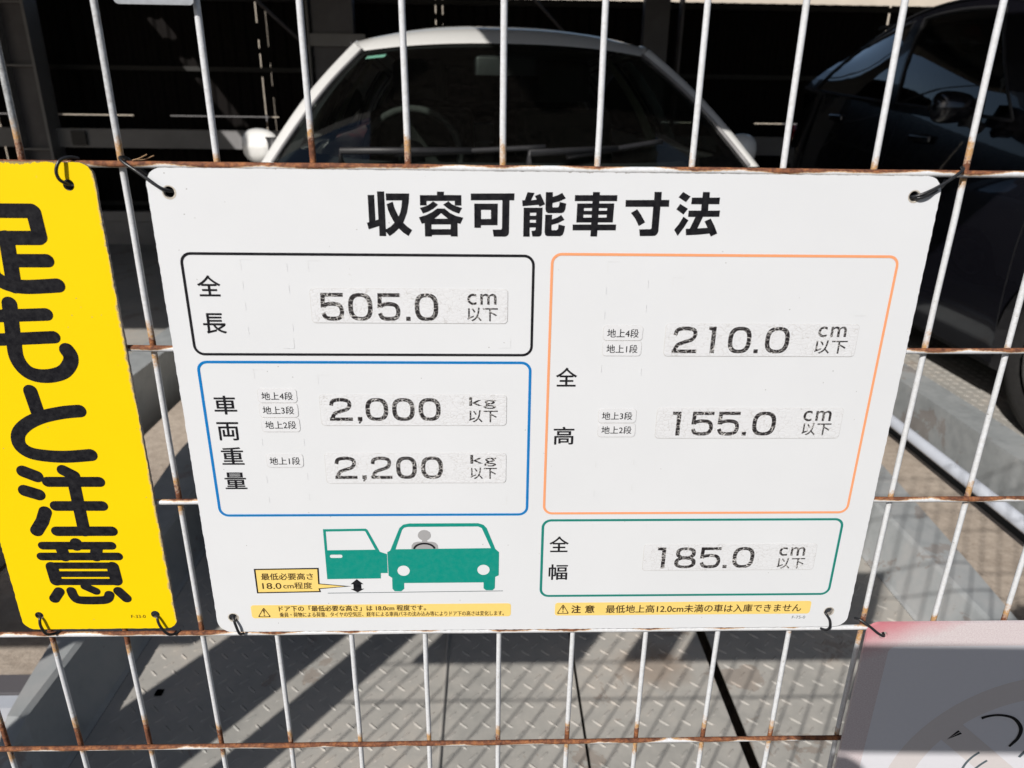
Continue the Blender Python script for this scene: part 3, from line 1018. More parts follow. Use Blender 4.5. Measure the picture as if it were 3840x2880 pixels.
# ================================================================== boards
M['bare_plastic'] = plain('bare_chipped_plastic', (0.50, 0.46, 0.40), 0.8, 0, 0.35, 500.0, 0.3)
YF = -0.0071         # printed face
def print_frame(parent, name, box, th, r, mat):
    x0, x1, y0, y1 = box
    return flat(name, [[rrect(x0, x1, y0, y1, r), list(reversed(rrect(x0 + th, x1 - th, y0 + th, y1 - th, r - th)))]], YF - .00012, mat, parent)

DIGIT_PLACES = {'505.0': (0, .198, .234, .440, .481, .677, .722, .760, .799, 1), '2,000': (0, .206, .250, .291, .324, .528, .564, .766, .802, 1),
    '2,200': (0, .204, .249, .290, .331, .528, .566, .757, .797, 1), '210.0': (0, .210, .301, .364, .474, .672, .704, .741, .792, 1),
    '155.0': (0, .082, .186, .400, .437, .651, .684, .725, .774, 1), '185.0': (0, .086, .182, .402, .441, .656, .686, .727, .777, 1)}
def sup(cx, cy, rx, ry, e=2.7, n=40):
    out = []
    for k in range(n):
        a = 2 * math.pi * k / n
        c, s = math.cos(a), math.sin(a)
        out.append((cx + rx * math.copysign(abs(c) ** (2 / e), c), cy + ry * math.copysign(abs(s) ** (2 / e), s)))
    return out
def digits(num, box, parent):
    """broad sans serif figures drawn from their strokes"""
    P = DIGIT_PLACES[num]
    W = box[1] - box[0]
    low = 1.6 if ',' in num else 0.0
    y0, y1 = box[2] + low, box[3]
    H = y1 - y0
    for k, ch in enumerate(num):
        a, b = box[0] + W * P[2 * k], box[0] + W * P[2 * k + 1]
        w, sx, sy = b - a, 2.55, 2.15
        cx = (a + b) / 2
        pt = lambda u, v: (a + sx / 2 + (w - sx) * u, y0 + sy / 2 + (H - sy) * v)
        if ch == '0':
            pcs = [[sup(cx, (y0 + y1) / 2, w / 2, H / 2), list(reversed(sup(cx, (y0 + y1) / 2, w / 2 - sx, H / 2 - sy)))]]
        elif ch == '8':
            h1 = H * .545
            h2 = H * .545
            pcs = [[sup(cx, y0 + h1 / 2, w / 2, h1 / 2, 2.5), list(reversed(sup(cx, y0 + h1 / 2, w / 2 - sx, h1 / 2 - 2.0, 2.5)))],
                   [sup(cx, y1 - h2 / 2, w * .46, h2 / 2, 2.5), list(reversed(sup(cx, y1 - h2 / 2, w * .46 - sx, h2 / 2 - 2.0, 2.5)))]]
        elif ch == '1':
            xr = b
            pcs = [[[(xr - 2.5, y0), (xr, y0), (xr, y1), (a, y1), (a, y1 - 2.0), (xr - 2.5, y1 - 2.2)]]]
        elif ch == '.':
            pcs = [[[(a, y0), (b, y0), (b, y0 + 2.4), (a, y0 + 2.4)]]]
        elif ch == ',':
            pcs = [[[(a, y0), (a + .9, y0), (a + .3, y0 - 1.7), (a + 1.3, y0 - 1.7), (b, y0 + .2), (b, y0 + 2.5), (a, y0 + 2.5)]]]
        elif ch == '5':
            bowl = catmull([(*pt(.0, .24), 0), (*pt(.13, .05), 0), (*pt(.5, 0.0), 0), (*pt(.88, .06), 0), (*pt(1, .31), 0), (*pt(.88, .56), 0), (*pt(.5, .63), 0), (*pt(.15, .585), 0), (*pt(.04, .50), 0)], 6)
            pcs = [ribbon([(p.x, p.y) for p in bowl], 2.3, False, False),
                   [[(a + .35, y1), (b - .2, y1), (b - .2, y1 - sy), (a + .35, y1 - sy)]],
                   [[(a + .35, y1 - sy), (a + .35 + 2.3, y1 - sy), (a + 2.35, y0 + H * .47), (a + .05, y0 + H * .47)]]]
        else:
            top = catmull([(*pt(.0, .70), 0), (*pt(.10, .93), 0), (*pt(.5, 1.0), 0), (*pt(.90, .93), 0), (*pt(.98, .72), 0), (*pt(.84, .52), 0), (*pt(.50, .41), 0), (*pt(.16, .28), 0), (*pt(.03, .06), 0)], 6)
            pcs = [ribbon([(p.x, p.y) for p in top], 2.25, False, False), [[(a, y0), (b, y0), (b, y0 + sy), (a, y0 + sy)]]]
        flat('digit' if ch in '0123456789' else 'punctuation', [p if isinstance(p[0], list) else [p] for p in pcs], YF - .00034, M['sticker_ink'], parent)

def main_board():
    t = thing('size_notice_board', 'large white notice board with car size limits, wired to the fence', 'notice board', (0, 0, 0))
    rnd = random.Random(3)
    # the plastic has a slightly ragged sawn edge
    edge = []
    for p in rrect(114.5, 535.0, -296.0, -1.0, 9.0, 8):
        edge.append(p)
    out = []
    for i, p in enumerate(edge):
        q = edge[(i + 1) % len(edge)]
        d = math.dist(p, q)
        n = max(int(d / 2.0), 1)
        for k in range(n):
            s = k / n
            out.append((p[0] + (q[0] - p[0]) * s + rnd.uniform(-.16, .16), p[1] + (q[1] - p[1]) * s + rnd.uniform(-.16, .16)))
    holes = [disc(125.5, -13.2, 2.9), disc(520.8, -11.5, 2.7), disc(125.2, -284.2, 2.8), disc(521.0, -283.2, 2.8)]
    flat('panel', [[out] + [list(reversed(h)) for h in holes]], YF + .001, M['white_board'], t, 1.0)
    for x, y, r in ((125.5, -13.2, 2.9), (520.8, -11.5, 2.7), (125.2, -284.2, 2.8), (521.0, -283.2, 2.8)):
        flat('hole_rim', [[disc(x + .15, y - .2, r + .75), list(reversed(disc(x, y, r)))]], YF - .00006, M['bare_plastic'], t)
    for k, pcs in enumerate(TITLE):
        flat('title_character', pcs, YF - .00012, M['black_ink'], t)
    print_frame(t, 'black_frame', (125.9, 317.5, -103.1, -44.5), 1.5, 6.0, M['black_ink'])
    print_frame(t, 'blue_frame', (126.2, 317.1, -208.2, -106.2), 1.6, 6.0, M['blue_ink'])
    print_frame(t, 'orange_frame', (326.2, 520.0, -207.5, -43.4), 1.5, 6.0, M['orange_ink'])
    print_frame(t, 'green_frame', (325.8, 518.9, -269.9, -211.0), 1.6, 6.0, M['green_ink'])
    for s, b in [('全', (133.2, 145.6, -68.7, -57.1)), ('長', (133.4, 145.8, -90.1, -78.4)), ('車', (132.8, 145.6, -139.4, -127.7)), ('両', (132.7, 145.1, -156.1, -144.4)),
                 ('重', (132.9, 145.8, -172.2, -160.7)), ('量', (132.7, 145.5, -188.8, -177.6)), ('全', (331.4, 343.6, -121.5, -109.9)), ('高', (331.3, 343.5, -159.0, -147.4)),
                 ('全', (331.2, 343.4, -235.2, -223.6)), ('幅', (331.4, 343.5, -256.4, -244.6))]:
        text_at('heading_character', s, b, YF - .00012, M['black_ink'], t, 0.004, 1.0, .13)
    def sticker(b, num, nb, unit, ub, lb):
        x0, x1, y0, y1 = b
        o = flat('number_sticker', [[rrect(x0, x1, y0, y1, 2.2)]], YF - .00020, M['sticker'], t, 0.09)
        flat('sticker_edge', [[rrect(x0 - .18, x1 + .18, y0 - .25, y1 + .12, 2.3), list(reversed(rrect(x0, x1, y0, y1, 2.2)))]], YF - .00014, M['sticker_rim'], o)
        digits(num, nb, o)
        text_at('unit', unit, ub, YF - .00034, M['sticker_ink'], o, 0.0, 1.15, .10)
        text_at('unit', '以下', lb, YF - .00034, M['sticker_ink'], o, 0.0, 1.0, .10)
    sticker((193.9, 302.8, -83.5, -63.9), '505.0', (199.1, 264.2, -82.2, -66.4), 'cm', (280.5, 296.5, -72.7, -66.5), (280.3, 297.3, -82.2, -74.4))
    sticker((194.0, 302.8, -146.4, -126.9), '2,000', (199.1, 264.1, -145.0, -128.9), 'kg', (281.0, 296.6, -135.6, -128.3), (280.7, 297.6, -144.3, -136.6))
    sticker((194.0, 302.9, -184.9, -164.7), '2,200', (199.4, 264.7, -183.6, -166.9), 'kg', (281.4, 296.8, -173.6, -165.9), (281.3, 297.3, -182.2, -174.4))
    sticker((393.1, 504.5, -102.5, -83.2), '210.0', (397.5, 465.1, -100.7, -84.8), 'cm', (481.3, 497.5, -90.7, -84.5), (480.6, 499.2, -100.7, -92.7))
    sticker((392.5, 504.6, -154.8, -135.1), '155.0', (401.9, 464.8, -153.0, -137.4), 'cm', (481.0, 497.7, -143.5, -136.8), (481.4, 498.7, -152.8, -144.8))
    sticker((392.2, 504.4, -249.6, -229.9), '185.0', (401.0, 464.4, -248.0, -232.1), 'cm', (480.4, 497.1, -238.9, -232.4), (480.2, 498.0, -248.7, -240.5))
    for s, b, tb in [('地上4段', (158.8, 181.0, -131.9, -123.3), (160.8, 178.7, -130.2, -125.3)), ('地上3段', (158.7, 180.9, -141.2, -132.3), (160.6, 178.6, -139.2, -134.2)),
                     ('地上2段', (158.9, 181.1, -150.5, -141.6), (161.0, 179.0, -148.6, -143.6)), ('地上1段', (159.3, 181.0, -174.0, -165.2), (161.1, 179.1, -172.3, -167.2)),
                     ('地上4段', (357.5, 379.9, -93.2, -84.5), (359.7, 377.7, -91.5, -86.4)), ('地上1段', (357.6, 379.8, -102.5, -93.6), (359.8, 377.7, -100.8, -95.8)),
                     ('地上3段', (357.6, 380.0, -144.7, -135.8), (359.6, 377.7, -142.7, -137.7)), ('地上2段', (357.8, 380.1, -153.9, -145.1), (359.8, 377.9, -151.9, -146.9))]:
        x0, x1, y0, y1 = b
        o = flat('level_sticker', [[rrect(x0, x1, y0, y1, 2.0)]], YF - .00020, M['label_sticker'], t, 0.09)
        flat('sticker_edge', [[rrect(x0 - .16, x1 + .16, y0 - .22, y1 + .12, 2.1), list(reversed(rrect(x0, x1, y0, y1, 2.0)))]], YF - .00014, M['sticker_rim'], o)
        text_at('level_text', s, tb, YF - .00034, M['black_ink'], o, 0.0, 1.0, .05)
    # yellow caution strips
    y1_ = YF - .00012
    y2_ = YF - .00022
    def warn(parent, tri, m):
        (ax, ay), (bx, by), (cx, cy) = tri
        tt = 0.62
        mx, my = (ax + bx + cx) / 3, (ay + by + cy) / 3
        def rounded(f):
            P = [Vector((mx + (x - mx) * f, my + (y - my) * f, 0)) for x, y in tri]
            out = []
            for i in range(3):
                p, a, b_ = P[i], P[i - 1], P[(i + 1) % 3]
                e0 = p + (a - p).normalized() * 1.1
                e1 = p + (b_ - p).normalized() * 1.1
                for k in range(5):
                    s = k / 4
                    q = e0 * (1 - s) ** 2 + p * 2 * s * (1 - s) + e1 * s * s
                    out.append((q.x, q.y))
            return out
        o = flat('warning_triangle', [[rounded(1.0), rounded(0.80)]], y2_, m, parent)
        h = cy - ay
        flat('exclamation_mark', [[[(mx - .15, ay + h * .33), (mx + .15, ay + h * .33), (mx + .55, ay + h * .68), (mx + .3, ay + h * .76), (mx - .3, ay + h * .76), (mx - .55, ay + h * .68)]],
                                  [disc(mx, ay + h * .20, .5, 12)]], y2_ - .00003, m, o)
    s1 = flat('caution_strip', [[rrect(137.5, 307.2, -285.1, -274.7, 2.0)]], y1_, M['cream_ink'], t)
    warn(s1, [(141.3, -284.1), (149.9, -284.1), (145.8, -276.4)], M['brown_ink'])
    text_at('caution_text', 'ドア下の「最低必要な高さ」は 18.0cm 程度です。', (155.6, 251.3, -279.8, -275.4), y2_, M['brown_ink'], s1, 0.0, 1.0, .09)
    text_at('caution_text', '乗員・荷物による荷重、タイヤの空気圧、経年による車両バネの沈み込み等によりドア下の高さは変化します。', (155.6, 302.6, -284.3, -280.5), y2_, M['brown_ink'], s1, 0.0, 1.0, .04)
    s2 = flat('caution_strip', [[rrect(336.4, 508.0, -284.9, -274.6, 2.0)]], y1_, M['cream_ink'], t)
    warn(s2, [(337.6, -283.4), (345.9, -283.4), (341.7, -275.6)], M['brown_ink'])
    text_at('caution_text', '注', (347.4, 353.5, -282.8, -276.7), y2_, M['brown_ink'], s2, 0.0, 1.0, .20)
    text_at('caution_text', '意', (356.5, 362.6, -282.8, -276.7), y2_, M['brown_ink'], s2, 0.0, 1.0, .17)
    text_at('caution_text', '最低地上高12.0cm未満の車は入庫できません', (370.3, 501.6, -283.1, -276.8), y2_, M['brown_ink'], s2, 0.0, 1.0, .09)
    text_at('board_code', 'F-75-0', (496.6, 505.6, -289.0, -286.7), y1_, M['slate_ink'], t)
    # picture of the car with its door open
    P = PICTURE
    car_ = flat('car_picture', [[P['car'], list(reversed(P['carwin'])), list(reversed(disc(237.8, -248.7, 4.0, 24, 3.9))), list(reversed(disc(289.1, -248.4, 4.0, 24, 3.9)))]], y1_, M['teal_ink'], t)
    flat('door_picture', [[P['door'], list(reversed(P['doorwin'])), list(reversed(rrect(191.6, 199.6, -238.7, -236.3, 1.15)))]], y1_, M['teal_ink'], t)
    flat('driver_picture', [[[(243.5, -232.3), (243.7, -229.6), (245.0, -227.7), (247.2, -227.0), (250.2, -226.9), (250.6, -226.0), (249.0, -225.0), (248.0, -223.6), (247.8, -222.0), (248.5, -220.0), (250.0, -218.7), (251.9, -218.3),
          (253.8, -218.7), (255.4, -220.0), (256.0, -222.0), (255.8, -223.6), (254.8, -225.0), (253.4, -226.0), (253.8, -226.9), (256.6, -227.0), (258.8, -227.7), (260.1, -229.6), (260.4, -232.3)]]], y1_ - .00004, M['grey_ink'], car_)
    arc = [(251.7 + 6.6 * math.cos(R(a)), -232.9 + 4.6 * math.sin(R(a))) for a in range(172, 6, -9)]
    flat('wheel_picture', [ribbon(arc, 1.35, False)], y1_ - .00008, M['black_ink'], car_)
    flat('ground_line', [ribbon(P['ground'], .45, False)], y1_ - .00004, M['slate_ink'], t)
    flat('height_arrow', [[P['arrow']]], y1_ - .00006, M['black_ink'], t)
    co = flat('callout', [[P['callout']]], y1_, M['black_ink'], t)
    inner = [(143.9, -247.5), (182.9, -247.1), (182.6, -258.6), (199.6, -260.4), (182.5, -261.8), (182.9, -263.9), (143.8, -264.5)]
    flat('callout_face', [[inner]], y1_ - .00005, M['cream_ink'], co)
    text_at('callout_text', '最低必要高さ', (146.9, 179.8, -255.1, -250.0), y1_ - .00010, M['brown_ink'], co, 0.0, 1.0, .10)
    text_at('callout_text', '18.0', (146.8, 159.0, -262.0, -257.4), y1_ - .00010, M['brown_ink'], co, 0.010)
    text_at('callout_text', 'cm程度', (160.2, 178.6, -262.0, -257.0), y1_ - .00010, M['brown_ink'], co, 0.0, 1.0, .07)
    # faint corner marks where the stickers go
    marks = []
    def corner(x, y, sx, sy, a=6.5, b=6.0, w=.16):
        marks.append([[(x, y), (x + sx * a, y), (x + sx * a, y - w * sy), (x + sx * w, y - w * sy), (x + sx * w, y - sy * b), (x, y - sy * b)]])
    for x, y in ((157.9, -48.2), (194.2, -48.6), (157.9, -111.0), (194.0, -114.5), (357.6, -48.0), (394.4, -56.6), (394.0, -170.0), (392.0, -214.5), (357.6, -214.5)):
        corner(x, y, 1, 1)
    for x, y in ((304.8, -98.0), (303.6, -200.0), (182.5, -98.6), (507.0, -78.0), (506.0, -190.0)):
        corner(x, y, -1, -1)
    for x, ys in ((157.8, (-60, -72, -86)), (182.6, (-50, -62, -84)), (157.8, (-155, -180, -194)), (182.4, (-155, -178, -192)), (357.4, (-62, -76, -108, -170, -190)), (380.6, (-58, -72, -110, -168, -186))):
        for v in ys:
            marks.append([[(x, v), (x + .15, v), (x + .15, v - 4.5), (x, v - 4.5)]])
    flat('corner_mark', marks, YF - .00008, M['faint_ink'], t)['kind'] = 'stuff'
main_board()

def yellow_board():
    t = thing('yellow_warning_board', 'narrow yellow board with large black characters, cut off at the left', 'notice board', (0, 0, 0))
    rnd = random.Random(5)
    edge = rrect(-10.6, 88.4, -292.5, 1.2, 7.5, 8)
    out = []
    for i, p in enumerate(edge):
        q = edge[(i + 1) % len(edge)]
        n = max(int(math.dist(p, q) / 2.0), 1)
        for k in range(n):
            s = k / n
            out.append((p[0] + (q[0] - p[0]) * s + rnd.uniform(-.2, .2), p[1] + (q[1] - p[1]) * s + rnd.uniform(-.14, .14)))
    holes = [disc(74.8, -10.2, 2.9), disc(2.6, -10.2, 2.9), disc(1.2, -281.5, 2.7), disc(75.4, -281.4, 2.8)]
    flat('panel', [[out] + [list(reversed(h)) for h in holes]], YF + .001, M['yellow_board'], t, 1.0)
    groups = [(0, 6), (6, 9), (9, 11), (11, 19), (19, 35)]
    extra = {0: [(10.2, [(19.5, -24.0), (19.3, -37.2)]), (10.0, [(22.5, -44.0), (21.0, -55.0), (15.0, -66.0)])]}
    thin = (.74, .74, .84, .93, .98)
    for gi, (a, b) in enumerate(groups):
        pcs = []
        for w, pts in STROKES[a:b] + extra.get(gi, []):
            pcs += [[r] for r in ribbon(pts, w * thin[gi], True, w > 8.9 or len(pts) > 4)]
        flat('board_character', pcs, YF - .00012, M['black_ink'], t)
    text_at('board_code', 'F-33-0', (59.7, 68.9, -284.1, -281.6), YF - .00012, M['brown_ink'], t)
yellow_board()

def pink_board():
    t = thing('faded_prohibition_board', 'faded pink bordered white board with a pale prohibition ring, lower right', 'notice board', (0, 0, 0))
    yb = -0.0100
    x0, x1, y0, y1 = 549.0, 846.0, -712.0, -291.4
    holes = [disc(560.4, -301.2, 2.9), disc(834.6, -301.2, 2.9), disc(560.4, -702.0, 2.9), disc(834.6, -702.0, 2.9)]
    flat('panel', [[rrect(x0, x1, y0, y1, 8)] + [list(reversed(h)) for h in holes]], yb + .001, M['pink_board'], t, 1.0)
    flat('print_area', [[rrect(x0 + 17.5, x1 - 17.5, y0 + 17.5, y1 - 19.5, 5)]], yb - .00010, M['ring_white'], t)
    C = (697.0, -449.0)
    flat('ring', [[disc(C[0], C[1], 112, 72), list(reversed(disc(C[0], C[1], 92, 72)))]], yb - .00018, M['ring_ink'], t)
    d = Vector((1, -.88, 0)).normalized()
    n = Vector((d.y, -d.x, 0)) * 9.5
    a, b = Vector((*C, 0)) - d * 93, Vector((*C, 0)) + d * 93
    flat('slash', [[[(p.x, p.y) for p in (a + n, b + n, b - n, a - n)]]], yb - .00026, M['ring_ink'], t)
    def taper(pts, ws):
        P = catmull([(p[0], p[1], 0) for p in pts], 5)
        L_, R_ = [], []
        for i, p in enumerate(P):
            dd = (P[min(i + 1, len(P) - 1)] - P[max(i - 1, 0)]).normalized()
            nn = Vector((-dd.y, dd.x, 0))
            s = i / (len(P) - 1) * (len(ws) - 1)
            k = min(int(s), len(ws) - 2)
            w = ws[k] + (ws[k + 1] - ws[k]) * (s - k)
            L_.append(p + nn * w / 2)
            R_.append(p - nn * w / 2)
        return [[(p.x, p.y) for p in R_ + list(reversed(L_))]]
    yy = yb - .00042
    flat('drawn_line', [taper([(646.9, -375.6), (652.1, -373.6), (660.0, -372.9), (669.5, -375.4), (675.9, -381.2), (679.1, -387.5), (678.8, -394.9), (676.1, -400.1), (674.4, -403.1)], [2.6, 2.0, 2.0, 2.6, 3.0, 2.8, 2.0])], yy, M['black_ink'], t)
    flat('drawn_line', [[[(626.1, -395.2), (632.4, -386.6), (634.0, -388.0)]], [[(626.1, -395.4), (634.4, -388.6), (636.0, -390.1)]]], yy, M['black_ink'], t)
    flat('drawn_line', [taper([(653.4, -408.3), (648.5, -413.8), (645.2, -421.0), (644.6, -428.7), (648, -440)], [2.0, 2.0, 2.0])], yy, M['slate_ink'], t)
    flat('drawn_line', [taper([(661.3, -416.5), (656.1, -422.0), (652.2, -428.8), (651.5, -438)], [2.0, 2.0, 2.0])], yy, M['slate_ink'], t)
    flat('drawn_line', [taper([(684.7, -413.7), (688.1, -407.8), (694, -404)], [2.4, 2.6, 2.4])], yy, M['slate_ink'], t)
M['ring_white'] = ink('faded_white_print', (0.72, 0.72, 0.77))
M['ring_ink'] = ink('faded_ring_print', (0.66, 0.62, 0.62))
pink_board()

def other_board():
    t = thing('rules_board', 'white notice board beyond the left edge beside the yellow board', 'notice board', (0, 0, 0))
    flat('panel', [[rrect(-480.0, -108.0, -294.0, -1.0, 8)]], YF + .001, M['other_board'], t, 1.0)
    t = thing('shade_board', 'unseen white board beyond the left edge, made tall for its shade', 'notice board', (0, 0, 0))
    flat('panel', [[rrect(-1900, -1020, -235, 640, 10)]], YF + .001, M['other_board'], t, 1.0)  # out of view; stretched upward to shade the left lanes
    t = thing('board_frame', 'grey pipe frame carrying the tall shade board', 'frame', (-1.46, 0.02, -1.15))
    for x in (-.36, .36):
        g = G()
        g.tube([(x, 0, 0), (x, 0, 1.80)], .012, 10)
        g.obj('leg', M['frame_light'], t, True)
other_board()

# small grey tag hanging over the top edge
t = thing('plastic_tag', 'small grey plastic tag hanging on the wires, top left', 'tag', (0, 0, 0))
flat('tag', [[rrect(112.7, 150.6, 74.2, 128.0, 2.4), list(reversed(disc(131.6, 78.8, 1.5, 16)))]], -.0055, M['tag_plastic'], t, 0.6)

# ---- black wire ties
def tie(label, *paths):
    o0 = Vector(paths[0][0]) / 1000
    t = thing('cable_tie', label, 'cable tie', o0, 'black wire ties holding the boards')
    for pts in paths:
        g = G()
        g.tube(catmull([Vector(p) / 1000 - o0 for p in pts], 8), 0.00088, 10)
        g.obj('tie_wire', M['cable'], t, True)
# (x, y, z) in millimetres
tie('black tie from the white board top left hole to the fence wire', [(127.5, -3, -13.0), (125.8, -7.6, -12.5), (121.5, -9.8, -10.2), (112, -9.2, -3.0), (104.5, -7.0, 1.6), (101.8, -3.5, 3.6), (103, 1.5, 2.6), (109, 2.5, -3), (119, 1.0, -10)])
tie('black tie looped twice at the white board top right hole', [(519.5, -3, -12.2), (520.8, -7.8, -11.6), (526, -9.6, -9.2), (535, -9.2, -4.2), (543.5, -7.6, 1.8), (545.5, -4, 3.6)],
    [(520.3, -3, -12.4), (522.0, -8.2, -12.4), (527, -8.8, -11.0), (533, -6.4, -8.4), (538.5, -2, -6.2), (542, 2.5, -4.0)])
tie('black tie at the white board bottom left hole', [(125.4, -3, -284.0), (126.0, -8.2, -285.0), (127.4, -9.8, -289.6), (128.4, -8.8, -295.8), (129.2, -5, -299.2), (130.5, -1, -300.5)])
tie('thin black tie at the white board bottom right hole', [(519.2, -3, -283.6), (518.8, -8.0, -284.4), (521.2, -9.8, -288.2), (522.6, -9.4, -294.4), (521.6, -7.2, -298.6), (518.6, -3.5, -299.6), (516.2, -1.0, -297.8)])
tie('black tie looped over the top of the yellow board', [(75.2, -3, -10.4), (75.0, -8.2, -9.6), (72.6, -10.6, -7.0), (72.2, -11.0, -2.6), (74.0, -9.4, 1.9), (77.0, -5.5, 3.5), (80.0, -2.0, 2.6)])
tie('black tie at the yellow board bottom left hole', [(1.6, -3, -281.6), (2.2, -8.4, -282.6), (2.6, -10.2, -287.5), (4.4, -9.4, -294.4), (7.0, -5.5, -297.4), (9.6, -2.5, -297.2)])
tie('black tie at the yellow board bottom right hole', [(76.2, -3, -281.6), (77.0, -8.4, -282.8), (78.6, -10.2, -288.0), (82.0, -9.2, -295.4), (85.0, -5.5, -298.4), (87.6, -2.5, -297.4)])
tie('black tie holding the faded pink board', [(562.0, -5, -301.8), (560.4, -10.8, -301.0), (555.5, -11.8, -298.2), (549.0, -10.4, -293.2), (544.0, -7.0, -290.8), (541.6, -4, -291.6)])
t = thing('dry_twig', 'scrap of dry grass caught on the top wire beside the white board', 'twig', (0.108, -.004, .0022))
g = G()
g.tube([(0, 0, 0), (.004, -.001, .0010), (.008, 0, .0030)], .0003, 5)
g.tube([(.001, 0, 0), (.006, .001, .0004), (.011, .001, .0024)], .00026, 5)
g.obj('stalk', plain('dry_grass', (0.35, 0.22, 0.12), 0.9), t)

# ================================================================== cars
def rounded_box(g, x0, x1, y0, y1, z0, z1, r=0.04, n=4):
    """box with rounded plan corners and a crowned top"""
    rings = []
    for k in range(n + 2):
        if k == 0:
            z, s = z0, 0
        else:
            a = (k - 1) / n * math.pi / 2
            z, s = z1 - r + r * math.sin(a), r * (1 - math.cos(a))
        rings.append([(px, py, z) for px, py in rrect(x0 + s, x1 - s, y0 + s, y1 - s, max(r * 1.2 - s * .6, .004), 4)])
    m = len(rings[0])
    vs = [p for rr in rings for p in rr]
    fs = [(i * m + k, i * m + (k + 1) % m, (i + 1) * m + (k + 1) % m, (i + 1) * m + k) for i in range(len(rings) - 1) for k in range(m)]
    fs.append(tuple((len(rings) - 1) * m + k for k in range(m)))
    g.add(vs, fs)

def lerp(a, b, t):
    return a + (b - a) * t

def table(tab, y):
    if y <= tab[0][0]:
        return tab[0][1:]
    for a, b in zip(tab[:-1], tab[1:]):
        if y <= b[0]:
            t = (y - a[0]) / (b[0] - a[0])
            t = t * t * (3 - 2 * t) * .5 + t * .5
            return tuple(lerp(p, q, t) for p, q in zip(a[1:], b[1:]))
    return tab[-1][1:]

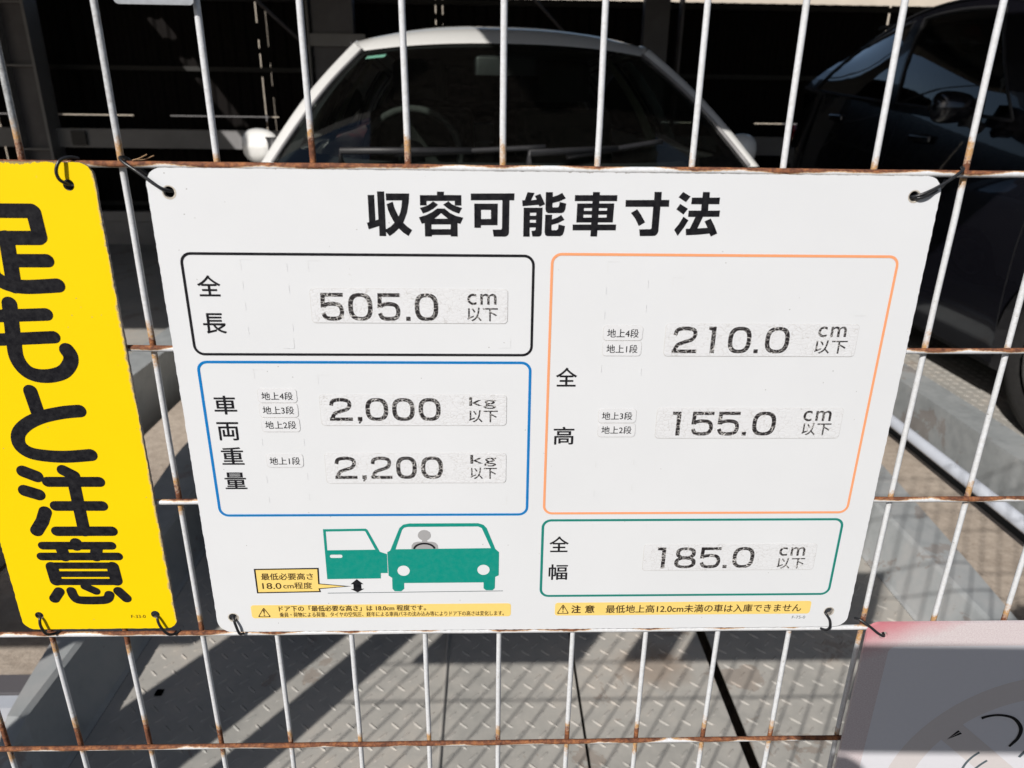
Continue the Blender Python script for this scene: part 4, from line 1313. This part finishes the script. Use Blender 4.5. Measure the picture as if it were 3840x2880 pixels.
def car(name, label, loc, D, paint_, dark=False):
    """nose at local y = 0 facing -Y, tail at y = length; local z = 0 on the ground"""
    t = thing(name, label, 'car', loc)
    L, W = D['L'], D['W']
    yw1, yw2, rw = D['wheels']
    def zb(y):
        z = 0.20 if 0.25 < y < L - .25 else 0.26
        for yw in (yw1, yw2):
            d = abs(y - yw)
            if d < rw + .055:
                z = max(z, rw - .01 + math.sqrt(max((rw + .055) ** 2 - d * d, 0)))
        return z
    def halfw(y, z):
        s = table(D['plan'], y)[0]
        k = 0.0
        if z < .5:
            k = ((.5 - z) / .32) ** 2 * .035
        elif z > .62:
            k = ((z - .62) / .45) ** 1.6 * D.get('tumble', .045)
        return W * s - k
    ys = sorted(set([0, .015, .05, .1, .16, .24] + [round(.3 + .1 * i, 3) for i in range(int((L - .6) / .1) + 1)] + [L - .3, L - .22, L - .14, L - .07, L - .02, L] +
                    [yw + (rw + .055) * math.cos(R(a)) for yw in (yw1, yw2) for a in range(0, 181, 12)]))
    rows = []
    for y in ys:
        zs = table(D['belt'], y)[0]
        zl = min(zb(y), zs - .02)
        col_ = []
        for k in range(9):
            z = lerp(zl, zs, k / 8)
            col_.append((halfw(y, z), y, z))
        rows.append(col_)
    g = G()
    g.grid(rows)
    # hood, crowned between the shoulders
    hood_rows = []
    for y in [v for v in ys if v <= D['cowl']] + [D['cowl']]:
        zs = table(D['belt'], y)[0]
        w0 = halfw(y, zs)
        c = table(D['crown'], y)[0]
        hood_rows.append([(w0 * (1 - k / 6), y, zs + c * (1 - (1 - k / 6) ** 2.4)) for k in range(7)])
    g.grid(hood_rows)
    # nose and tail faces
    for y, yo in ((0, -.05), (L, .04)):
        i = 0 if y == 0 else -1
        base = rows[i]
        P = []
        for (x, yy, z) in base:
            P.append([(x * (1 - k / 6), yy + yo * math.sin(k / 6 * math.pi / 2), z) for k in range(7)])
        g.grid(P)
    g.mirror_x()
    g.obj('body', paint_, t, True)
    # ---- greenhouse
    B0, B1 = D['B']          # belt line ends (x, y, z)
    T0, T1 = D['T']          # roof rail ends
    def belt(s):
        y = lerp(B0[1], B1[1], s)
        x = lerp(B0[0], B1[0], s) + .025 * math.sin(math.pi * min(s * 1.3, 1))
        return Vector((x, y, lerp(B0[2], B1[2], s) + D.get('beltkick', 0) * max(0, (s - .72) / .28) ** 2))
    def rail(s):
        y = lerp(T0[1], T1[1], s)
        x = lerp(T0[0], T1[0], s) + .035 * math.sin(math.pi * s)
        z = lerp(T0[2], T1[2], s) + D['railbow'] * math.sin(math.pi * (s ** .8))
        return Vector((x, y, z))
    def side(s, v, out=0.0):
        p = belt(s).lerp(rail(s), v)
        p.x += .028 * math.sin(math.pi * v) + out
        return p
    wins = D['windows']
    cuts = sorted(set([0, 1] + [round(x, 4) for w in wins for x in (w[0], w[1])]))
    for sgn in (1, -1):
        def S(s, v, o=0.0):
            p = side(s, v, o)
            return (p.x * sgn, p.y, p.z)
        g = G()
        n = 26
        svals = sorted(set([round(i / n, 4) for i in range(n + 1)] + cuts))
        v0, v1 = .07, .90
        for a, b in zip(svals[:-1], svals[1:]):
            m = (a + b) / 2
            hit = any(w[0] < m < w[1] for w in wins)
            bands = [(0, v0), (v1, 1.0)] if hit else [(0, v0), (v0, v1), (v1, 1.0)]
            for q0, q1 in bands:
                kk = 4 if q1 - q0 > .3 else 1
                for j in range(kk):
                    c0, c1 = lerp(q0, q1, j / kk), lerp(q0, q1, (j + 1) / kk)
                    g.add([S(a, c0), S(b, c0), S(b, c1), S(a, c1)], [(0, 1, 2, 3) if sgn > 0 else (3, 2, 1, 0)])
        g.obj('side_frame', paint_, t, True)
        for w in wins:
            g = G()
            a, b = w[0], w[1]
            rowsg = []
            for i in range(7):
                s = lerp(a, b, i / 6)
                rowsg.append([S(s, lerp(v0, v1, j / 5), -.008) for j in range(6)])
            g.grid(rowsg)
            o = g.obj('side_window', M['privacy_glass'] if w[2] else M['side_glass'], t, True)
            # rubber seal round the pane
            e = [S(lerp(a, b, i / 8), v0, -.003) for i in range(9)] + [S(b, lerp(v0, v1, i / 4), -.003) for i in range(1, 5)] + \
                [S(lerp(b, a, i / 8), v1, -.003) for i in range(1, 9)] + [S(a, lerp(v1, v0, i / 4), -.003) for i in range(1, 5)]
            g = G()
            g.tube(e, .008, 6)
            g.obj('window_seal', M['trim'], o, True)
        # door pillar between the front and rear panes
        for w0_, w1_ in zip(wins[:-1], wins[1:]):
            g = G()
            a, b = w0_[1] - .004, w1_[0] + .004
            g.grid([[S(lerp(a, b, i / 2), lerp(v0, v1, j / 4), .004) for j in range(5)] for i in range(3)])
            g.obj('door_pillar', M['trim'] if not dark else paint_, t, True)
        g = G()
        g.tube([S(lerp(.02, .98, i / 14), .985, .006) for i in range(15)], .006, 6)
        g.obj('roof_moulding', M['trim'], t, True)
    # ---- windscreen between the two front pillars
    wb, wt = D['screen']     # (half width, y, z, forward bow, upward bow) at base and top
    def scr(u, v):
        x = lerp(wb[0], wt[0], v) * u
        q = 1 - abs(u) ** 2.3
        y = lerp(wb[1], wt[1], v) - lerp(wb[3], wt[3], v) * q
        z = lerp(wb[2], wt[2], v) + lerp(wb[4], wt[4], v) * q + .02 * math.sin(math.pi * v)
        y -= .012 * math.sin(math.pi * v)
        return Vector((x, y, z))
    g = G()
    g.grid([[tuple(scr(-1 + 2 * i / 24, j / 14)) for i in range(25)] for j in range(15)])
    ws = g.obj('windscreen', M['windscreen'], t, True)
    off = Vector((0, .006, -.006))
    def band(fn, n=24):
        g2 = G()
        g2.grid([[tuple(fn(i / n, j) + off) for i in range(n + 1)] for j in (0, .5, 1)])
        return g2
    g = band(lambda s, j: scr(-1 + 2 * s, j * (.035 + .11 * abs(2 * s - 1) ** 5)))
    for sg in (-1, 1):
        g2 = band(lambda s, j: scr(sg * (1 - j * (.035 + .05 * (1 - s) ** 4)), s))
        g.add(g2.v, g2.f)
    g2 = band(lambda s, j: scr(-1 + 2 * s, 1 - j * .025))
    g.add(g2.v, g2.f)
    g.obj('screen_border', M['trim'], ws, True)
    # front pillars: strip from the screen edge to the side frame
    for sg in (-1, 1):
        g = G()
        P = []
        for j in range(13):
            v = j / 12
            a = scr(sg, v)
            b = side(0, v)
            b = Vector((b.x * sg, b.y, b.z))
            m_ = a.lerp(b, .5) + Vector((sg * .012, -.012, .012))
            P.append([tuple(a), tuple(a.lerp(m_, .6)), tuple(m_), tuple(m_.lerp(b, .6)), tuple(b)])
        g.grid(P)
        g.obj('front_pillar', paint_, t, True)
        g = G()
        g.tube([tuple(scr(sg * 1.004, v / 12) + Vector((0, -.002, .004))) for v in range(13)], .006, 6)
        g.obj('screen_moulding', M['trim'] if dark else M['frame_light'], t, True)
    # ---- roof
    g = G()
    rows = []
    n = 22
    for i in range(n + 1):
        s = i / n
        rl = rail(s)
        row = []
        for j in range(17):
            u = -1 + 2 * j / 16
            x = rl.x * u
            q = 1 - abs(u) ** 2.6
            z = rl.z + D['roofcrown'] * q * min(1, .55 + s * 2.5) * (1 if s < .8 else 1 - (s - .8) * .8)
            y = rl.y
            if s < .12:
                k = (1 - s / .12)
                edge = scr(u, 1.0)
                y = lerp(rl.y, edge.y, k)
                z = lerp(z, edge.z + .012 * (1 - k), k * k)
                x = lerp(x, edge.x, k)
            row.append((x, y, z))
        rows.append(row)
    g.grid(rows)
    for sg, col_ in ((1, -1), (-1, 0)):
        strip = []
        for i in range(4):
            rl = rail(i / n)
            e = Vector(rows[i][col_])
            o_ = Vector((rl.x * sg, rl.y, rl.z))
            strip.append([tuple(e), tuple(e.lerp(o_, .5) + Vector((sg * .004, 0, .006))), tuple(o_)])
        g.grid(strip)
    g.obj('roof', paint_, t, True)
    # ---- tailgate glass and rear
    g = G()
    P = []
    for j in range(7):
        v = j / 6
        a, b = rail(1), belt(1)
        c = a.lerp(b, v)
        P.append([(c.x * (-1 + 2 * i / 10), c.y + .06 * (1 - abs(-1 + 2 * i / 10) ** 2.2), c.z + (D['roofcrown'] * .8 * (1 - v)) * (1 - abs(-1 + 2 * i / 10) ** 2.4)) for i in range(11)])
    g.grid(P)
    g.obj('tailgate_window', M['privacy_glass'], t, True)
    g = G()
    P = []
    for j in range(6):
        v = j / 5
        yb = lerp(B1[1], L, v)
        zbt = lerp(B1[2], table(D['belt'], L)[0], v)
        hw = lerp(B1[0], halfw(L, zbt), v)
        P.append([(hw * (-1 + 2 * i / 10), yb + .05 * (1 - abs(-1 + 2 * i / 10) ** 2.2), zbt) for i in range(11)])
    g.grid(P)
    g.obj('tailgate', paint_, t, True)
    for sg in (-1, 1):
        g = G()
        rounded_box(g, -.06, .06, -.10, .05, -.13, .13, .04)
        o = g.obj('tail_lamp', M['red_lens'], t, True)
        zt = table(D['belt'], L)[0]
        o.location = (sg * (halfw(L - .1, zt) - .045), L - .05, zt - .10)
    # ---- cowl, wipers
    g = G()
    g.grid([[tuple(Vector((W * .90 * (-1 + 2 * i / 20), D['dash'] - .03 - .20 * (1 - abs(-1 + 2 * i / 20) ** 2.3), wb[2] - .045 + .02 * (1 - abs(-1 + 2 * i / 20) ** 2)))) for i in range(21)],
            [tuple(scr(-1 + 2 * i / 20, 0) + Vector((0, .01, -.012))) for i in range(21)]])
    g.obj('cowl_panel', M['trim'], t, True)
    for u0, v0_, u1, v1_, ua in D.get('wipers', []):
        g = G()
        up_ = Vector((0, -.016, .018))
        pts = [tuple(scr(lerp(u0, u1, k / 8), lerp(v0_, v1_, k / 8)) + up_) for k in range(9)]
        g.tube(pts, .009, 6)
        pv = scr(ua, 0) + Vector((0, -.05, .01))
        g.tube([tuple(pv), tuple(pv + Vector((0, -.01, .035))), pts[4]], .010, 6)
        g.obj('wiper', M['trim'], t, True)
    # ---- mirrors
    for sg in (-1, 1):
        mx, my, mz = D['mirror']
        g = G()
        P = []
        for j in range(11):
            th = math.pi * j / 10
            P.append([(sg * (.088 * math.copysign(abs(math.cos(th)) ** .8, math.cos(th))), -.060 * math.sin(th) ** .7 * math.cos(a) if math.cos(a) > 0 else -.02 * math.sin(th) ** .7 * math.cos(a), .063 * math.sin(th) ** .55 * math.copysign(abs(math.sin(a)) ** .8, math.sin(a)) * (1 + .12 * math.cos(th))) for a in [2 * math.pi * k / 16 for k in range(17)]])
        g.grid(P)
        o = g.obj('door_mirror', paint_, t, True)
        o.location = (sg * mx, my, mz)
        o.rotation_euler = (0, 0, R(D.get('fold', 0)) * sg)
        g = G()
        g.tube([(-sg * .07, -.01, -.045), (-sg * .13, -.03, -.085)], .022, 8)
        g.box(min(-sg * .06, -sg * .115), max(-sg * .06, -sg * .115), -.035, .03, -.075, .035)
        g.obj('mirror_arm', M['trim'], o, True)
        g = G()
        g.add([(sg * .085 * math.cos(a), .0215, .05 * math.sin(a)) for a in [2 * math.pi * k / 18 for k in range(18)]], [tuple(range(18))])
        g.obj('mirror_glass', M['mirror'], o)
    # ---- wheels
    for yw in (yw1, yw2):
        for sg in (-1, 1):
            g = G()
            prof = [(-.095, rw * .66), (-.10, rw * .80), (-.092, rw * .95), (-.06, rw), (.06, rw), (.092, rw * .95), (.10, rw * .80), (.095, rw * .66)]
            P = [[(x, r_ * math.cos(a), r_ * math.sin(a)) for a in [2 * math.pi * k / 40 for k in range(41)]] for x, r_ in prof]
            g.grid(P)
            w = g.obj('wheel', M['rubber'], t, True)
            w.location = (sg * (W - .115), yw, rw)
            g = G()
            xf = sg * .085
            g.grid([[(xf, r_ * math.cos(a), r_ * math.sin(a)) for a in [2 * math.pi * k / 40 for k in range(41)]] for r_ in (rw * .655, rw * .60)])
            g.grid([[(xx, rw * .60 * math.cos(a), rw * .60 * math.sin(a)) for a in [2 * math.pi * k / 40 for k in range(41)]] for xx in (xf, -xf * .6)])
            for k in range(5):
                a = 2 * math.pi * k / 5 + .3
                d = Vector((0, math.cos(a), math.sin(a)))
                nrm = Vector((0, -math.sin(a), math.cos(a)))
                X = Vector((xf * .86, 0, 0))
                p0, p1 = d * rw * .10, d * rw * .61
                g.add([tuple(X + p0 + nrm * .035), tuple(X + p0 - nrm * .035), tuple(X * 1.1 + p1 - nrm * .055), tuple(X * 1.1 + p1 + nrm * .055),
                       tuple(X * .5 + p0 + nrm * .03), tuple(X * .5 + p0 - nrm * .03), tuple(X * .5 + p1 - nrm * .05), tuple(X * .5 + p1 + nrm * .05)],
                      [(0, 1, 2, 3), (0, 3, 7, 4), (1, 5, 6, 2), (0, 4, 5, 1)])
            g.add([(xf * .92, rw * .16 * math.cos(a), rw * .16 * math.sin(a)) for a in [2 * math.pi * k / 18 for k in range(18)]], [tuple(range(18))])
            g.obj('rim', M['dark_alloy'] if dark else M['alloy'], w)
            g = G()
            g.grid([[(xx, rr * math.cos(R(a)), rr * math.sin(R(a))) for a in range(-8, 189, 14)] for xx, rr in ((sg * .10, rw + .055), (-sg * .16, rw + .055), (-sg * .16, rw * .2))])
            g.obj('wheel_arch_liner', M['trim'], w)
    # ---- nose details
    for sg in (-1, 1):
        g = G()
        P = []
        for i in range(8):
            y = .06 + i * .06
            zt = table(D['belt'], y)[0]
            P.append([(sg * (halfw(y, z) + .006), y - .004, z) for z in (zt - .15, zt - .10, zt - .05, zt - .015)])
        g.grid(P)
        g.obj('headlamp', M['clear_lens'], t, True)
    g = G()
    g.box(-.42, .42, -.062, -.03, .30, .44)
    g.obj('grille', M['trim'], t, bevel=.01)
    g = G()
    g.box(-.165, .165, -.072, -.064, .45, .615)
    g.obj('number_plate', M['plate'], t)
    g = G()
    g.box(-W * .93, W * .93, .5, L - .4, .17, .24)
    g.obj('underbody', M['trim'], t)
    for y, sg in [(D['doorlines'][k_], s_) for k_ in (0, 1) for s_ in (-1, 1)]:
        if True:
            g = G()
            P = [[(sg * (halfw(yy, z) + .0008), yy, z) for z in [lerp(.32, table(D['belt'], y)[0] - .01, q / 8) for q in range(9)]] for yy in (y - .003, y + .003)]
            g.grid(P)
            g.obj('door_gap', M['trim'], t)
    for sg in (-1, 1):
        for y in D['handles']:
            g = G()
            rounded_box(g, -.012, .012, -.09, .09, -.016, .016, .01, 2)
            o = g.obj('door_handle', paint_, t, True)
            z = table(D['belt'], y)[0] - .10
            o.location = (sg * (halfw(y, z) + .014), y, z)
    # ---- cabin
    g = G()
    g.grid([[tuple(Vector(((W - .11) * (-1 + 2 * i / 12), y + dy * (1 - (-1 + 2 * i / 12) ** 2), z)) ) for i in range(13)] for y, z, dy in
            ((D['dash'] + .02, wb[2] - .06, -.10), (D['dash'] + .30, wb[2] - .035, -.05), (D['dash'] + .48, wb[2] - .07, 0), (D['dash'] + .53, wb[2] - .22, 0), (D['dash'] + .50, .45, 0))])
    g.obj('dashboard', M['interior'], t, True)
    g = G()
    g.box(-W + .13, W - .13, D['cowl'] + .2, L - .6, .26, .30)
    g.obj('cabin_floor', M['interior'], t)
    sx, sy, sz = D['steer']
    g = G()
    rim = [(sx + .185 * math.cos(a), sy + .185 * math.sin(a) * .42, sz + .185 * math.sin(a) * .90) for a in [2 * math.pi * k / 32 for k in range(33)]]
    g.tube(rim, .015, 8, False)
    for a in (0.1, math.pi - .1, -math.pi / 2):
        g.tube([(sx, sy + .03, sz), (sx + .18 * math.cos(a), sy + .18 * math.sin(a) * .42, sz + .18 * math.sin(a) * .9)], .016, 6)
    g.tube([(sx, sy - .01, sz + .01), (sx, sy - .30, sz - .12)], .05, 12)
    g.obj('steering_wheel', M['interior'], t, True)
    for sg in (-1, 1):
        for y0, hw in ((D['seat'], .25), (D['seat'] + .95, .30)):
            g = G()
            rounded_box(g, -hw, hw, -.25, .28, -.2, .0, .06)
            o = g.obj('seat', M['seat'], t, True)
            o.location = (sg * .36, y0, .62)
            g = G()
            rounded_box(g, -hw, hw, -.06, .07, 0, .62, .055)
            q = g.obj('seat_back', M['seat'], o, True)
            q.location = (0, .26, -.08)
            q.rotation_euler = (R(-18), 0, 0)
            g = G()
            rounded_box(g, -.13, .13, -.05, .05, 0, .19, .045)
            q = g.obj('headrest', M['seat'], o, True)
            q.location = (0, .47, .55)
    for sg in (-1, 1):                # door pillar lining; its pale colour stands in for door-window light
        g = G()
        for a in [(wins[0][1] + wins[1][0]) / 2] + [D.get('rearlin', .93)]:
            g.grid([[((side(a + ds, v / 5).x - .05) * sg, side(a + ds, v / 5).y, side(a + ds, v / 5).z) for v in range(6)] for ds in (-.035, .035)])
        g.obj('pillar_lining', M['lit_lining'] if not dark else M['interior'], t, True)
    g = G()
    rounded_box(g, -.12, .12, -.012, .012, -.035, .035, .015, 3)
    o = g.obj('inner_mirror', M['trim'], t, True)
    p = scr(0.0, .86)
    o.location = (0, p.y + .08, p.z - .03)
    g = G()
    rounded_box(g, -W * .58, W * .58, T0[1] + .15, T1[1] - .1, -.0, .02, .01, 2)
    o = g.obj('headlining', M['interior'], t, True)
    o.location = (0, 0, rail(.5).z - .03)
    return t, scr

WHITE = dict(L=3.95, W=0.845, wheels=(0.80, 3.25, 0.295), cowl=0.80, dash=0.97,
    plan=[(0, .70), (.05, .80), (.16, .90), (.35, .955), (.7, .985), (1.2, 1.0), (3.2, 1.0), (3.7, .965), (3.95, .90)],
    belt=[(0, .60), (.05, .66), (.16, .725), (.35, .79), (.7, .875), (1.0, .945), (1.3, .962), (2.2, .975), (3.3, 1.01), (3.7, 1.03), (3.95, .90)],
    crown=[(0, .02), (.2, .05), (.6, .07), (1.0, .06)],
    B=((.828, 1.03, .945), (.740, 3.80, 1.03)), T=((.582, 1.70, 1.368), (.545, 3.58, 1.325)), railbow=.045, roofcrown=.075,
    windows=[(.07, .40, 0), (.435, .74, 1), (.79, .93, 1)],
    screen=((.772, 1.00, .968, .17, .006), (.540, 1.62, 1.335, .075, .030)),
    wipers=[(-.50, .035, .10, .085, -.70), (.18, .03, .62, .13, .02)],
    mirror=(.908, 1.46, 0.995), doorlines=(1.05, 2.25), handles=(1.98, 2.95), steer=(-.36, 1.52, .965), seat=2.0, fold=42)
wc, wscr = car('white_car', 'white compact car parked nose first behind the white board', (0.434, 1.05, GZ), WHITE, M['white_paint'])
wc.rotation_euler = (0, 0, R(3.0))
# inspection sticker at the top corner of the windscreen
g = G()
P = [wscr(-.93 + .13 * i, .93 - .035 * j) + Vector((0, .004, -.004)) for j in (0, 1) for i in (0, 1)]
g.add([tuple(p) for p in P], [(0, 1, 3, 2)])
g.obj('inspection_sticker', M['mint'], wc)

BLACK = dict(L=3.98, W=0.84, wheels=(0.80, 3.22, 0.305), cowl=0.90, dash=1.06,
    plan=[(0, .70), (.05, .80), (.16, .90), (.35, .955), (.7, .99), (1.2, 1.0), (2.9, 1.0), (3.5, .955), (3.85, .86), (3.98, .78)],
    belt=[(0, .66), (.05, .72), (.16, .80), (.35, .87), (.7, .97), (1.1, 1.04), (1.4, 1.085), (2.2, 1.14), (3.0, 1.21), (3.5, 1.25), (3.85, 1.22), (3.98, 1.02)],
    crown=[(0, .02), (.2, .05), (.6, .07), (1.1, .05)],
    B=((.790, 1.12, 1.060), (.690, 3.74, 1.255)), T=((.600, 1.75, 1.585), (.520, 3.36, 1.500)), railbow=.095, tumble=.066, roofcrown=.06, beltkick=0.03,
    windows=[(.10, .475, 0), (.53, .93, 1)],
    screen=((.75, 1.09, 1.075, .16, .006), (.545, 1.66, 1.56, .075, .03)),
    wipers=[(-.50, .035, .10, .085, -.70), (.18, .03, .62, .13, .02)],
    mirror=(.93, 1.60, 1.165), doorlines=(1.15, 2.30), handles=(2.02, 3.0), steer=(-.36, 1.62, 1.03), seat=2.05)
car('black_car', 'black hatchback parked at right, mirroring the sky in its side', (3.13, 1.15, GZ), BLACK, M['black_paint'], True)

# ================================================================== the person holding the phone, behind the lens
def skin_mesh(name, chains, mat, parent, sub=1, root=0):
    bm = bmesh.new()
    verts, edges, rad = [], [], []
    for ch in chains:
        prev = None
        for item in ch:
            if isinstance(item, int):
                prev = item
                continue
            p, r = item
            verts.append(p)
            rad.append(r)
            if prev is not None:
                edges.append((prev, len(verts) - 1))
            prev = len(verts) - 1
    me = bpy.data.meshes.new('tmp')
    me.from_pydata(verts, edges, [])
    o = bpy.data.objects.new('tmp', me)
    COL.objects.link(o)
    o.modifiers.new('s', 'SKIN')
    me.skin_vertices.new(name='s') if not me.skin_vertices else None
    for v, r in zip(me.skin_vertices[0].data, rad):
        v.radius = r if isinstance(r, tuple) else (r, r)
        v.use_root = False
    me.skin_vertices[0].data[root].use_root = True
    if sub:
        m = o.modifiers.new('u', 'SUBSURF')
        m.levels = sub
        m.render_levels = sub
    dg = bpy.context.evaluated_depsgraph_get()
    res = bpy.data.meshes.new_from_object(o.evaluated_get(dg))
    bpy.data.objects.remove(o)
    res.name = name
    res.materials.clear()
    for m_ in (mat if isinstance(mat, list) else [mat]):
        res.materials.append(m_)
    res.polygons.foreach_set('use_smooth', [True] * len(res.polygons))
    bm.free()
    return link(bpy.data.objects.new(name, res), parent)

def person():
    base = Vector((0.42, -0.86, -1.15))
    t = thing('person', 'person in a navy jacket holding up a phone behind the camera', 'person', base)
    def q(x, y, z):
        return Vector((x, y, z)) - base
    ch = [[(q(.42, -.88, -.27), (.155, .11)), (q(.42, -.89, -.12), (.135, .10)), (q(.42, -.88, .02), (.15, .105)), (q(.42, -.86, .15), (.175, .105)), (q(.42, -.85, .24), (.10, .075)), (q(.42, -.84, .31), .052), (q(.42, -.82, .36), .052)]]
    for s, i0 in ((-1, 0), (1, 0)):
        ch.append([0, (q(.42 + s * .095, -.87, -.36), .085), (q(.42 + s * .105, -.84, -.68), .058), (q(.42 + s * .105, -.87, -1.02), .042), (q(.42 + s * .105, -.86, -1.11), .042), (q(.42 + s * .115, -.72, -1.125), (.045, .022))])
    ch.append([3, (q(.24, -.85, .20), .065), (q(.225, -.84, .10), .050), (q(.165, -.70, -.10), .042), (q(.200, -.56, -.09), .038), (q(.250, -.462, -.045), .030), (q(.262, -.428, -.014), (.036, .016))])
    ch.append([3, (q(.60, -.85, .20), .065), (q(.615, -.84, .10), .050), (q(.63, -.70, -.10), .042), (q(.54, -.56, -.08), .036), (q(.470, -.458, -.035), .026), (q(.455, -.425, -.012), (.034, .014))])
    o = skin_mesh('body', ch, [M['jacket'], M['trousers'], M['skin']], t, 2)
    me = o.data
    for p in me.polygons:
        c = p.center + base
        i = 0
        if c.z < -.26:
            i = 1
        if c.z > .285 or (c.y > -.475 and c.z > -.2):
            i = 2
        p.material_index = i
    # fingers, each its own bent chain rooted in the palm
    for s in (-1, 1):
        cx = .258 if s < 0 else .455
        for k, (dz, ln) in enumerate(((.020, .9), (.006, 1.0), (-.009, .95), (-.023, .78))):
            a = q(cx, -.427, -.010 + dz)
            c2 = q(cx - s * -1 * 0 + (-s) * -.004, -.402, -.008 + dz)
            c3 = q(cx - s * .014 * ln, -.390, -.006 + dz)
            c4 = q(cx - s * .026 * ln, -.3905, -.006 + dz)
            skin_mesh('finger', [[(a, .0085), (c2, .0085), (c3, .0075), (c4, .0062)]], M['skin'], o, 1)
        skin_mesh('thumb', [[(q(cx, -.432, .005), .011), (q(cx - s * .012, -.430, .022), .010), (q(cx - s * .030, -.421, .022), .0085)]], M['skin'], o, 1)
    # head with face
    bm = bmesh.new()
    bmesh.ops.create_uvsphere(bm, u_segments=32, v_segments=24, radius=1.0)
    hc = q(.42, -.80, .46)
    for v in bm.verts:
        x, y, z = v.co
        w = 1.0 - .22 * max(0, -z) ** 1.5
        nx, ny, nz = x * .077 * w, y * .098 * (1 - .10 * max(0, -z)), z * .118
        if y > .6 and z < .5:
            ny = min(ny, .088)
            g_ = math.exp(-((x / .16) ** 2 + ((z + .12) / .22) ** 2))
            ny += .026 * g_
            for ex in (-.42, .42):
                ny -= .012 * math.exp(-(((x - ex) / .2) ** 2 + ((z - .08) / .12) ** 2))
            ny += .007 * math.exp(-((x / .35) ** 2 + ((z + .48) / .08) ** 2))
            ny += .010 * math.exp(-((x / .3) ** 2 + ((z + .85) / .2) ** 2))
        v.co = Vector((nx, ny, nz))
    me = bpy.data.meshes.new('head')
    bm.to_mesh(me)
    bm.free()
    me.materials.append(M['skin'])
    me.polygons.foreach_set('use_smooth', [True] * len(me.polygons))
    h = link(bpy.data.objects.new('head', me), t)
    h.location = hc
    h.rotation_euler = (R(-16), 0, 0)
    for s in (-1, 1):
        g = G()
        g.grid([[(s * .034 + .012 * math.cos(a) * r_, .084 + .006 * (1 - r_), .010 + .0075 * math.sin(a) * r_) for a in [2 * math.pi * k / 14 for k in range(15)]] for r_ in (0, .45, 1)])
        g.obj('eye', M['white_ink'], h, True)
        g = G()
        g.grid([[(s * .080 + s * .008 * math.sin(b), -.004 + .016 * math.cos(a) * math.cos(b), .0 + .030 * math.sin(a) * math.cos(b)) for a in [2 * math.pi * k / 14 for k in range(15)]] for b in (0, .8, 1.5)])
        g.obj('ear', M['skin'], h, True)
    g = G()
    P = []
    for j in range(13):
        th = math.pi * .62 * j / 12
        row = []
        for k in range(29):
            a = 2 * math.pi * k / 28
            lim = 1.0 if math.sin(a) < .35 else .60
            tt = th * lim
            row.append((.084 * math.sin(tt) * math.cos(a), .106 * math.sin(tt) * math.sin(a) - .006, .124 * math.cos(tt) + .004))
        P.append(row)
    g.grid(P)
    g.obj('hair', M['hair'], h, True)
person()

ph = thing('smartphone', 'black smartphone held level by the person behind the camera', 'phone', EYE)
ph.rotation_euler = (R(-21), 0, R(-1.8))
g = G()
g.box(-.030, .135, -.0125, -.0040, -.054, .022)
g.obj('shell', M['phone'], ph, bevel=.003)
g = G()
g.box(-.027, .132, -.0132, -.0128, -.051, .019)
g.obj('screen', M['privacy_glass'], ph)
print('objects', len(bpy.data.objects), 'tris', sum(len(p.vertices) - 2 for m_ in bpy.data.meshes for p in m_.polygons))
